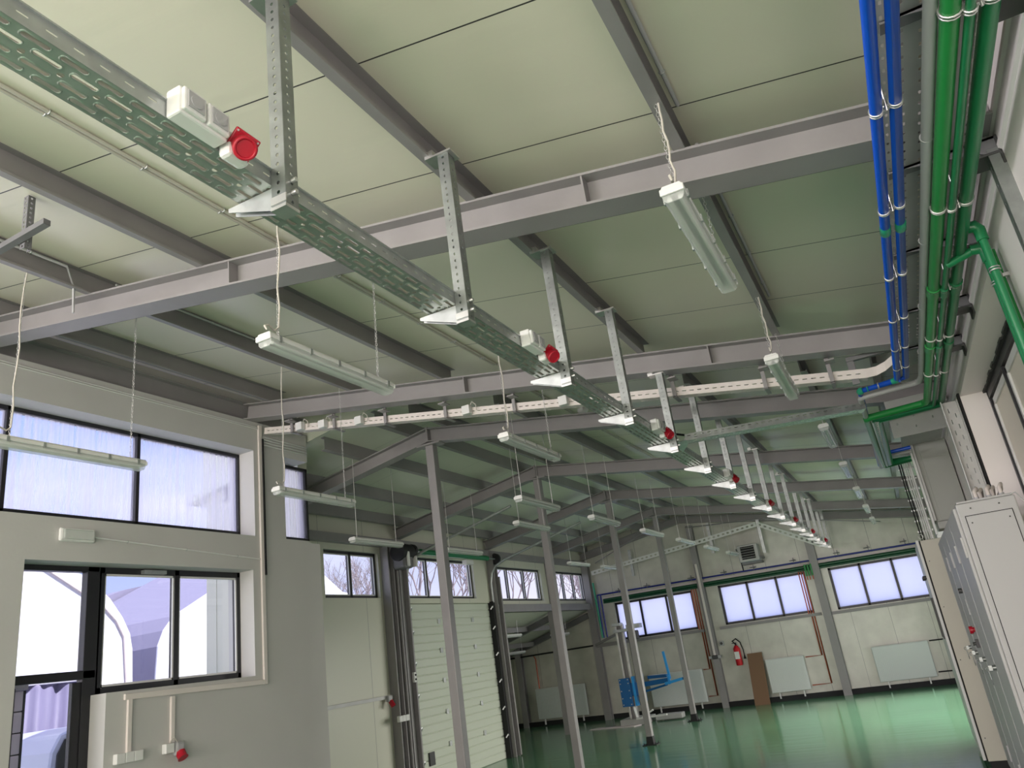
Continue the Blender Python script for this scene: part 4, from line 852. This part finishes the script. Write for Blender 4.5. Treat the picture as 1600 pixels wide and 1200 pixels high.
# the tray steps down behind the pipe loop
t = thing('sloped_cable_tray', 'grey perforated tray piece sloping down behind the green pipes', 'cable tray', (.5, 6.6, 3.0))
a = Vector((.20, 6.62, 3.02)); u = Vector((0, .35, -.30)).normalized()
m = MB(); m.perf(a, u, (1,0,0), .27, .42, [(0, .04, 0, 'n'), (.04, .06, 1, 's'), (.06, .17, 0, 'n'), (.17, .19, 0, 's'), (.19, .30, 0, 'n'), (.30, .32, 1, 's'), (.32, .42, 0, 'n')], .11, .028, .009); m.build('tray_bottom', 'tray_grey', t, solid=.0015)
m = MB(); m.add([(.20,6.58,3.10),(.62,6.58,3.10),(.62,6.62,3.02),(.20,6.62,3.02)], [(0,1,2,3)]); m.build('fold', 'tray_grey', t, solid=.0015)
for i, y in enumerate((2.05, 2.92, 3.72, 4.57, 5.30)):
    t = thing('wall_bracket', 'dark grey wall bracket under the wide cable tray, %s from the camera' % ordn[i], 'bracket', (.7, y, 3.1), 'brackets of the wide cable tray')
    m = MB(); m.box(.34, .70, y-.003, y+.045, 3.108, 3.117); m.build('arm', 'steel_dark', t)
    m = MB(); m.add([(.34,y-.003,3.117),(.70,y-.003,3.117),(.70,y-.003,3.035),(.62,y-.003,3.07),(.34,y+.001,3.105),(.34,y+.001,3.117),(.70,y+.001,3.117),(.70,y+.001,3.035)][:4]+[(.34,y+.001,3.117),(.70,y+.001,3.117),(.70,y+.001,3.035),(.62,y+.001,3.07)], [(0,1,2,3),(7,6,5,4),(0,3,7,4),(3,2,6,7)]); m.build('gusset', 'steel_dark', t)
    m = MB(); m.box(.60, .70, y-.01, y+.11, 3.045, 3.055); m.box(.690, .70, y-.01, y+.11, 3.0, 3.117); m.build('end_plate', 'ctrl', t, bevel=.003)
    m = MB(); m.cyl((.66, y+.02, 3.07), (.66, y+.02, 3.06), .008, 6); m.build('bolt', 'galv', t)
t = thing('wall_channel', 'slotted grey channel running down the right wall from the tray bracket', 'channel', (.69, 2.93, 2.5))
m = MB(); m.perf((.655, 2.915, 1.2), (0,0,1), (0,1,0), 1.87, .05, [(0, .017, 0, 'n'), (.017, .033, 0, 's'), (.033, .05, 0, 'n')], .075, .036, .011)
m.add([(.655,2.915,1.2),(.70,2.915,1.2),(.70,2.915,3.07),(.655,2.915,3.07)], [(0,1,2,3)]); m.add([(.655,2.965,1.2),(.70,2.965,1.2),(.70,2.965,3.07),(.655,2.965,3.07)], [(3,2,1,0)])
m.build('channel_body', 'post_steel', t, solid=.0015)
def clamps(x, z, ys): return [((x, y, z), (0,1,0)) for y in ys]
cl = [.9, 1.55, 2.32, 3.02, 3.72, 4.35, 4.9, 5.35]
ZP = 3.02
t1 = pipe('blue_pipe', [(.295, -1, ZP), (.295, 5.66, ZP), (.07, 5.72, ZP), (.05, 5.74, ZP), (.05, 8.9, 2.98)], .0165, 'blue_pipe', 'bright blue pipe under the roof, the left one of two', clamps(.295, ZP, cl), 14)
t2 = pipe('blue_pipe', [(.352, -1, ZP), (.350, 5.62, ZP), (.30, 5.60, ZP-.02)], .0165, 'blue_pipe', 'bright blue pipe under the roof, the right one of two', clamps(.351, ZP, [c-.02 for c in cl]), 14)
for t_, x in ((t1, .295), (t2, .352)):
    m = MB(); m.tube([(x, 3.16, ZP), (x, 3.17, ZP), (x, 3.23, ZP), (x, 3.24, ZP)], .02, 14, rad=[.018, .0215, .0215, .018]); m.build('coupling', 'teal', t_)
m = MB(); m.tube([(.07, 5.715, ZP), (.055, 5.72, ZP), (.048, 5.74, ZP)], .023, 12); m.torus((.10, 5.71, ZP), (1,0,0), .018, .004, 12, 5); m.build('elbow', 'teal', t1)
m = MB(); m.tube([(.295, 5.62, ZP), (.29, 5.66, ZP), (.26, 5.672, ZP)], .021, 12); m.build('elbow', 'teal', t1)
MB().torus((.17, 5.69, ZP), (1,0,-.0), .019, .005, 12, 5).build('clamp', 'galv', t1)
t3 = pipe('grey_pipe', [(.443, -1, ZP+.01), (.446, 5.75, ZP+.005), (.43, 5.85, ZP), (.40, 5.87, ZP), (.07, 5.83, ZP-.02), (.045, 5.84, ZP-.02), (.04, 5.87, ZP-.02), (.06, 8.9, 2.96)], .019, 'grey_pipe', 'light grey pipe between the blue and the green pipes', None, 14)
for y in (2.6, 3.45, 4.3, 5.15): MB().torus((.444, y, ZP+.01), (0,1,0), .020, .003, 14, 5).build('joint', 'grey_pipe', t3)
for i, (yy, xx) in enumerate(((1.55, .32), (2.32, .32), (3.02, .32), (3.72, .32), (4.35, .32), (4.9, .32), (5.35, .32))):
    t = thing('pipe_clip', 'zinc twin clip with a threaded rod between the two blue pipes, %s from the camera' % ordn[i], 'pipe clip', (xx, yy, ZP), 'clips between the blue pipes')
    m = MB(); m.box(.312, .335, yy-.012, yy+.008, ZP-.004, ZP+.004); m.build('bridge', 'galv', t, bevel=.003)
    MB().cyl((.323, yy-.01, ZP-.018), (.325, yy-.045, 3.12), .004, 6).build('threaded_rod', 'galv', t)
    MB().cyl((.323, yy-.005, ZP-.012), (.323, yy-.005, ZP+.014), .009, 6).build('nut', 'galv', t)
ZG = 3.0
t4 = pipe('green_pipe', [(.482, -1, ZG), (.484, 6.40, ZG), (.47, 6.47, ZG), (.44, 6.49, ZG), (.065, 6.46, ZG-.02), (.045, 6.48, ZG-.02), (.045, 6.52, ZG-.02), (.085, 8.85, 2.97), (.10, 8.9, 2.97), (.34, 8.88, 2.97)], .025, 'green_pipe', 'thick bright green pipe, leftmost of the three green ones, ending in a square loop', clamps(.483, ZG, [1.95, 3.1, 4.0, 4.8, 5.6]), 16)
t5 = pipe('green_pipe', [(.520, -1, ZG-.02), (.528, 6.52, ZG-.02), (.51, 6.56, ZG-.02), (.10, 6.54, ZG-.03), (.09, 6.58, ZG-.03), (.12, 8.80, 2.95), (.36, 8.80, 2.95)], .0125, 'green_pipe2', 'thin green pipe between the two thick green pipes', clamps(.523, ZG-.02, [1.95, 3.1, 4.0, 4.8, 5.6]), 12)
t6 = pipe('green_pipe', [(.572, -1, ZG), (.585, 6.55, ZG), (.57, 6.62, ZG), (.14, 6.60, ZG-.02), (.13, 6.64, ZG-.02), (.15, 8.72, 2.96), (.36, 8.72, 2.96)], .024, 'green_pipe2', 'thick green pipe closest to the right wall, dark green', clamps(.577, ZG, [1.95, 3.1, 4.0, 4.8, 5.6]), 16)
t7 = pipe('green_pipe', [(.546, -1, ZG+.035), (.552, 6.5, ZG+.035)], .013, 'trunking', 'pale pipe lying above the green pipes', None, 10)
for t_, x, r in ((t4, .483, .0255), (t6, .580, .0245), (t5, .524, .013)):
    for y in (3.98, 4.95):
        m = MB(); m.tube([(x, y, ZG if t_ != t5 else ZG-.02), (x, y+.10, ZG if t_ != t5 else ZG-.02)], r+.006, 14); m.build('coupling', 'green_pipe' if t_ == t4 else 'green_pipe2', t_)
for i, yy in enumerate((1.95, 3.1, 4.0, 4.8, 5.6)):
    t = thing('pipe_clip', 'zinc clip strap between the thin and the dark green pipe, %s from the camera' % ordn[i], 'pipe clip', (.55, yy, ZG), 'clips between the green pipes')
    m = MB(); m.box(.535, .556, yy-.006, yy+.008, ZG-.02, ZG-.012); m.tube([(.548, yy, ZG-.03), (.548, yy-.03, ZG+.11)], .004, 6); m.build('strap', 'galv', t)
# branch of the green pipes to the wall and its drop
for k, (xx, yy, x0, yb, mt, lb) in enumerate(((.640, 3.42, .585, 3.42, 'green_pipe2', 'upper green branch pipe bending down the right wall'), (.665, 3.60, .525, 3.66, 'green_pipe2', 'lower green branch pipe bending down the right wall'))):
    z = 3.0-.03*k
    tt = pipe('green_drop_pipe', [(x0, yb, z), (xx-.03, yy, z+.012), (xx, yy, z-.01), (xx, yy, z-.05), (xx, yy, 1.0)], .016+.002*k, mt, lb, [((xx, yy, 2.80), (0,0,1)), ((xx, yy, 1.9), (0,0,1))], 14)
    m = MB(); m.tube([(xx-.05, yy, z+.012), (xx-.012, yy, z+.010), (xx, yy, z-.01), (xx, yy, z-.06)], .023, 12); m.build('elbow', mt, tt)
for k in range(2):
    pipe('green_drop_pipe', [(.655+.02*k, 3.49+.045*k, 2.93), (.655+.02*k, 3.49+.045*k, 1.0)], .014, 'green_pipe', ('left' if k == 0 else 'right')+' thin green pipe dropping between the two branch pipes', None, 10)
t = thing('pipe_clip', 'zinc clip holding the green drop pipes to the right wall', 'pipe clip', (.66, 3.5, 2.8))
m = MB(); m.box(.655, .70, 3.505, 3.52, 2.795, 2.81); m.cyl((.66, 3.45, 2.80), (.70, 3.64, 2.80), .005, 6); m.build('strap', 'galv', t)
# slotted tray in the loop
t = thing('loop_cable_tray', 'narrow slotted tray between the green pipes of the loop', 'cable tray', (.1, 7.5, 2.95))
m = MB(); m.perf((.075, 6.6, 2.96), Vector((.03, 2.2, -.02)).normalized(), (1,0,0), 2.2, .05, [(0, .012, 0, 'n'), (.012, .038, 0, 's'), (.038, .05, 0, 'n')], .075, .04, .018); m.build('tray_bottom', 'white_paint', t, solid=.003)
pipe('blue_pipe', [(.13, 8.35, 3.0), (.36, 8.32, 3.0)], .018, 'blue_pipe', 'short horizontal blue pipe inside the green pipe loop')
pipe('grey_pipe', [(.15, 8.5, 2.99), (.36, 8.48, 2.99)], .016, 'grey_pipe', 'short horizontal grey pipe inside the green pipe loop')
t = thing('corner_bracket', 'dark bracket arm over the curved end of the white cable tray', 'bracket', (.2, 5.7, 3.1))
m = MB(); m.box(.02, .065, 5.62, 5.64, 3.05, 3.24); m.box(.02, .33, 5.61, 5.65, 3.22, 3.25); m.build('arm', 'steel_dark', t)
t = thing('wall_cable_tray', 'upright grey perforated cable tray running down the right wall to the cabinet', 'cable tray', (.62, 6.5, 2.1))
m = MB(); m.perf((.565, 6.47, 2.06), (0,0,1), (1,0,0), .90, .105, [(0, .03, 0, 'n'), (.03, .042, 0, 's'), (.042, .068, 0, 'n'), (.068, .080, 1, 's'), (.080, .105, 0, 'n')], .085, .036, .006); m.build('tray_bottom', 'tray_grey', t, solid=.002)
MB().box(.562, .567, 6.41, 6.49, 2.06, 2.96).build('side_wall', 'white_paint', t)
MB().box(.668, .673, 6.42, 6.49, 2.06, 2.96).build('side_wall', 'tray_grey', t)
m = MB(); m.box(.685, .70, 6.425, 6.50, 0, 3.0); tag(m.build('corner_gap_strip', 'gap'), 'black vertical strip painted as the shaded gap at the far jamb of the sliding gate', 'gasket')  # dark strip drawn where the gap beside the tray lies in shade
# ---- cabinets
t = thing('electrical_cabinet', 'tall light grey electrical cabinet nearest the camera with keys in its doors', 'cabinet', (.5, 7, 0))
CX0, CX1, CY0, CY1, CZ = .35, .675, 5.3, 8.6, 2.10
MB().box(CX0+.012, CX1, CY0, CY1, .10, CZ).build('body', 'cab_white', t, bevel=.008)
MB().box(CX0+.03, CX1-.02, CY0+.02, CY1-.02, 0, .10).build('plinth', 'blackrub', t)
MB().box(CX0+.02, CX1-.01, CY0-.003, CY0+.1, CZ, CZ+.012).build('roof_plate', 'cab_white', t, bevel=.003)
m = MB(); m.box(CX0+.043, CX1-.033, CY0-.0035, CY0, .20, CZ-.075); m.build('side_gasket', 'gap', t)
m = MB(); m.box(CX0+.047, CX1-.037, CY0-.009, CY0, .204, CZ-.079); m.build('side_panel', 'cab_white', t, bevel=.002)
m = MB()
for xx, zz in ((CX0+.085, CZ-.035), (CX1-.09, CZ-.035), (CX0+.07, CZ-.12), (CX1-.06, CZ-.12), (CX0+.07, 1.1), (CX1-.06, 1.1)): m.cyl((xx, CY0+.0, zz), (xx, CY0-.012, zz), .0045, 8)
m.build('screw', 'ctrl', t)
nd = 4; dw = (CY1-CY0)/nd
for k in range(nd):
    a, b = CY0+k*dw+.006, CY0+(k+1)*dw-.006
    d = MB().box(CX0-.008, CX0+.012, a, b, .13, CZ-.02).build('door', 'cab_white', t, bevel=.006)
    MB().box(CX0-.0095, CX0-.007, b-.075, b-.068, .2, CZ-.1).build('fold_line', 'tray_grey', d)
    m = MB(); yk = b-.10; m.cyl((CX0-.008, yk, 1.13), (CX0-.030, yk, 1.13), .017, 14); m.build('lock', 'post_steel', d)
    m = MB(); m.box(CX0-.050, CX0-.030, yk-.003, yk+.003, 1.115, 1.145); m.torus((CX0-.058, yk, 1.125), (0,1,0), .012, .003, 10, 4); m.tube([(CX0-.055, yk, 1.115), (CX0-.052, yk, 1.05)], .004, 6); m.torus((CX0-.052, yk, 1.045), (1,0,0), .012, .003, 10, 4); m.build('key', 'post_steel', d)
    m = MB()
    for zz in (.35, 1.85):
        m.box(CX0-.018, CX0-.004, a-.002, a+.012, zz-.06, zz+.06)
    m.build('hinge', 'cab_white', d, bevel=.003)
yc = CY1-1.55
m = MB(); m.cyl((CX0-.008, yc, 1.62), (CX0-.035, yc, 1.62), .02, 14); m.build('rotary_switch', 'ctrl', t)
MB().box(CX0-.012, CX0-.006, yc-.07, yc+.02, 1.44, 1.56).build('display', 'tray_grey', t, bevel=.002)
m = MB(); m.cyl((CX0-.008, yc, 1.33), (CX0-.022, yc, 1.33), .018, 14); m.cyl((CX0-.02, yc, 1.33), (CX0-.045, yc, 1.33), .028, 16); m.build('emergency_button', 'red', t)
m = MB(); m.box(CX0-.03, CX0-.008, yc-.03, yc+.03, 1.20, 1.26); m.cyl((CX0-.03, yc, 1.23), (CX0-.05, yc, 1.23), .012, 10); m.build('main_switch', 'ctrl', t)
for k in range(5):   # cable glands and grey hoses on the roof of the cabinet
    xx = .50+.034*k; yy = 5.50+.10*(k % 2)
    MB().tube([(xx, yy, CZ+.01), (xx, yy, CZ+.04)], .016, 12).build('cable_gland', 'grey_pipe', t)
    MB().tube([(xx, yy, CZ+.03), (xx, yy+.01, CZ+.075), (xx+.02, yy+.06, CZ+.10), (xx+.03, yy+.2, CZ+.08), (min(.66, xx+.05), yy+.5, CZ+.05)], .011, 8).build('hose', 'trunking', t)
m = MB(); m.tube([(.64, 5.40, CZ+.01), (.67, 5.2, CZ-.0), (.69, 5.0, CZ-.12)], .003, 6); tag(m.build('thin_wire', 'white'), 'thin white wire leaving the top of the nearest cabinet', 'wire')
t = thing('electrical_cabinet', 'beige electrical cabinet standing behind the grey one, with black door gasket', 'cabinet', (.4, 9.5, 0))
MB().box(.205, .62, 9.0, 10.6, .10, 2.16).build('body', 'cab_beige', t, bevel=.004)
MB().box(.22, .60, 9.02, 10.58, 0, .10).build('plinth', 'blackrub', t)
MB().box(.192, .205, 9.0, 10.6, .10, 2.16).build('gasket', 'gap', t)
for k in range(2): 
    d = MB().box(.165, .192, 9.0+k*.8, 9.797+k*.8, .11, 2.17).build('door', 'white_paint', t, bevel=.003)
    m = MB(); m.cyl((.165, 9.12+k*.5, 1.80), (.13, 9.12+k*.5, 1.80), .02, 12); m.box(.150, .166, 9.10+k*.5, 9.14+k*.5, 1.2, 1.6); m.build('door_handle', 'ctrl', d)
m = MB()
for zz in (.3, 1.0, 1.5, 1.95): m.cyl((.235, 9.0, zz), (.235, 8.992, zz), .005, 8)
m.build('screw', 'ctrl', t)
t = thing('hanging_grey_cabinet', 'grey sheet metal cabinet mounted above the beige cabinet behind the pipes', 'cabinet', (.6, 9, 2.6))
MB().box(.395, .69, 8.66, 8.98, 2.29, 3.08).build('body', 'grey_box', t, bevel=.004)
MB().box(.44, .69, 8.654, 8.66, 2.30, 3.07).build('front_panel', 'grey_box', t, bevel=.002)
MB().box(.375, .395, 8.62, 8.98, 2.30, 3.10).build('side_flange', 'tray_grey', t)
MB().box(.395, .55, 8.62, 8.98, 2.215, 2.285).build('lower_box', 'grey_box', t, bevel=.004)
m = MB(); m.box(.35, .37, 8.6, 8.62, 2.17, 3.05); m.box(.325, .345, 9.1, 9.12, 2.17, 3.05); m.build('ladder_rail', 'white_paint', t)
t = thing('cable_riser', 'bundle of vertical cables on a ladder going down into the beige cabinet', 'cable', (.28, 9.1, 2.6))
for k in range(6):
    xx = .23+.022*k; MB().tube([(xx, 9.1, 2.165), (xx+.004*math.sin(k), 9.1+.01*math.cos(k*2), 2.45), (xx-.003, 9.1, 2.75), (xx+.003, 9.1, 3.02)], .007, 6).build('cable', 'blackrub' if k < 2 else 'white_paint', t)
for k in range(7): MB().box(.215, .36, 9.11, 9.13, 2.25+k*.11, 2.265+k*.11).build('ladder_rung', 'galv_dull', t)
MB().torus((.225, 9.02, 2.20), (0,1,0), .022, .004, 16, 5).build('lifting_eye', 'galv', t)
m = MB(); m.box(.30, .66, 6.9, 8.6, 3.07, 3.10); tag(m.build('tray_cover', 'tray_grey'), 'grey tray piece between the pipe loop and the grey cabinet', 'cable tray')

# ================================================================ OUTSIDE
def tent(name, lb, x0, x1, prof, mt='tent'):
    t = thing(name, lb, 'tent', (x0, prof[0][0], 0)); m = MB()
    m.prism(prof, (x0, 0, 0), (x1, 0, 0), (0,1,0), (0,0,1)); o = m.build('cover', mt, t); return t
A = [(-1.5, 0), (-1.5, 2.5), (-1.0, 3.1), (3.0, 4.9), (5.2, 4.05), (6.118, 3.72), (6.84, 3.52), (7.083, 3.403), (7.409, 3.145), (7.623, 2.879), (7.745, 2.657), (7.794, 2.436), (7.809, 2.032), (7.82, 0)]
ta = tent('storage_tent', 'big white arched storage tent outside the low window, the left one', -10, -13.5, A)
m = MB(); m.tube([(-9.98, 5.2, 3.95), (-9.98, 6.395, 3.544), (-9.98, 7.049, 3.17), (-9.98, 7.296, 3.032), (-9.98, 7.503, 2.838), (-9.98, 7.634, 2.617), (-9.98, 7.69, 2.043), (-9.98, 7.7, 0)], .014, 6); m.build('seam', 'block', ta)
S = lambda y, z, k: (y*k, 1.6+(z-1.6)*k)
B = [(8.19*1.1, 0)] + [S(8.19, 2.0, 1.1), S(8.222, 2.459, 1.1), S(8.318, 2.682, 1.1), S(8.498, 2.891, 1.1), S(9.279, 3.301, 1.1), S(9.79, 3.551, 1.1), (12.0, 4.35), (13.12, 3.84), (13.77, 3.45), (14.35, 3.38), (14.5, 0)]
tent('storage_tent', 'arched storage tent with white front and roof shade painted lavender outside the low window', -11.03, -14.5, B, 'tent_shaded')  # shade on roof and side is put into the cover colour
m = MB(); m.prism(B, (-11, 0, 0), (-11.03, 0, 0), (0,1,0), (0,0,1)); m.build('gable_face', 'tent', bpy.data.objects['storage_tent.001'])
C = [(9.0, 0), (9.4, 3.0), (10.345, 3.763), (11.138, 4.03), (12.992, 4.40), (14.5, 4.7), (17, 4.7), (17.5, 0)]
tc_ = tent('storage_tent', 'tent coloured in lavender shade standing between and behind the two white tents', -14.6, -20, C, 'tent_shaded')  # shaded look of this tent comes from its darker cover colour
m = MB(); m.tube([(-14.57, 10.568, 3.40), (-14.57, 13.2, 4.30)], .02, 6); m.tube([(-14.57, 10.9, 3.10), (-14.57, 12.4, 3.22)], .012, 6); m.build('seam', 'block', tc_)
t = thing('tarpaulin_curtain', 'pleated tarpaulin with painted lavender shade hanging outside the entrance door', 'tarpaulin', (-9, 6, 0))
m = MB(); nn = 60; top = []; 
for i in range(nn+1):
    y = 4.8+i*1.6/nn; xx = -9.0+.02*math.sin(i*.9)+.02*math.sin(i*.37); top.append((xx, y, 2.03+.03*abs(math.sin(i*.45))))
vs = top+[(x_-.02+.06*math.sin(i*.5), y_, .0) for i, (x_, y_, z_) in enumerate(top)]
m.add(vs, [(i, i+1, nn+2+i, nn+1+i) for i in range(nn)], True); m.build('cloth', 'tent_shade', t, solid=.02)
MB().box(-9.25, -8.95, 4.7, 6.42, 2.03, 2.12).build('top_edge', 'tent', t, bevel=.02)
t = thing('parked_car', 'pale blue car parked outside, roof and side seen through the entrance door', 'car', (-8, 6.2, 0))
pr = [(5.02, .35), (5.02, 1.0), (5.06, 1.35), (5.14, 1.50), (5.35, 1.55), (6.9, 1.56), (7.5, 1.20), (8.6, 1.0), (8.8, .8), (8.8, .35)]
m = MB(); m.prism(pr, (-7.55, 0, 0), (-8.5, 0, 0), (0,1,0), (0,0,1)); m.build('car_body', 'car', t, bevel=.04)
m = MB(); m.prism([(5.30, 1.02), (5.36, 1.40), (6.8, 1.42), (7.3, 1.15), (7.3, 1.02)], (-7.54, 0, 0), (-7.555, 0, 0), (0,1,0), (0,0,1)); 
m2 = MB(); m2.prism([(5.10, .6), (5.10, 1.32), (5.17, 1.45), (5.21, 1.46), (5.19, 1.0), (5.19, .6)], (-7.53, 0, 0), (-7.56, 0, 0), (0,1,0), (0,0,1)); m2.build('tail_lamp', 'black', t)
for yy in (5.6, 8.1): MB().cyl((-7.5, yy, .32), (-7.72, yy, .32), .32, 24).build('wheel', 'blackrub', t)
for yy in (5.6, 8.1): MB().cyl((-8.33, yy, .32), (-8.55, yy, .32), .32, 24).build('wheel', 'blackrub', t)
t = thing('block_pillar', 'pinkish block pillar with a grey cap outside the entrance door', 'pillar', (-6.55, 3.95, 0))
for k in range(12):
    z = k*.157; MB().box(-6.85, -6.5, 3.70, 4.085-.0, z+.004, z+.153).build('block', 'block', t, bevel=.006)
MB().box(-6.88, -6.47, 3.66, 4.10, 1.884, 1.945).build('cap', 'steel', t)
MB().box(-6.80, -6.495, 4.086, 4.10, 0, 1.88).build('edge_strip', 'gap', t)
# bare trees behind the strip windows
def tree(x, y, h, seed, lb, nb=3, depth=6):
    rnd = random.Random(seed); m = MB()
    def br(p, d, L, r, k):
        pts = [p]; q = p; dd = d.copy()
        for i in range(3):
            dd = (dd+Vector((rnd.uniform(-.18,.18), rnd.uniform(-.18,.18), rnd.uniform(-.05,.15)))).normalized(); q = q+dd*L/3; pts.append(q)
        m.tube(pts, r, 5 if k > 3 else 4, caps=False, rad=[r, r*.9, r*.8, r*.68])
        if k == 0: return
        for j in range(nb if k > 1 else 3):
            a = rnd.uniform(.35, .85); ax = Vector((rnd.uniform(-1,1), rnd.uniform(-1,1), rnd.uniform(-.4,.6))).normalized()
            nd_ = (dd*math.cos(a)+ax*math.sin(a)).normalized(); nd_.z += .12; nd_.normalize()
            st = pts[3] if j == 0 else pts[2]+(pts[3]-pts[2])*rnd.random()
            br(st, nd_, L*rnd.uniform(.66, .84), r*.62, k-1)
    br(Vector((x, y, -.1)), Vector((0, 0, 1)), h*.30, h*.013, depth)
    tag(m.build('bare_tree', 'bark'), lb, 'tree', 'bare trees behind the strip windows')
tree(-23, 29, 8.0, 1, 'leafless tree behind the first strip window')
tree(-17.5, 26.0, 8.0, 2, 'leafless tree behind the garage door window, its left half')
tree(-17.5, 31.0, 8.0, 3, 'leafless tree behind the garage door window, its right half')
tree(-16, 35.0, 8.5, 4, 'leafless tree behind the third strip window')
tree(-15, 39.5, 8.5, 5, 'leafless tree behind the last strip window')
tree(-20, 52, 9.5, 6, 'leafless tree farthest off behind the last strip window')
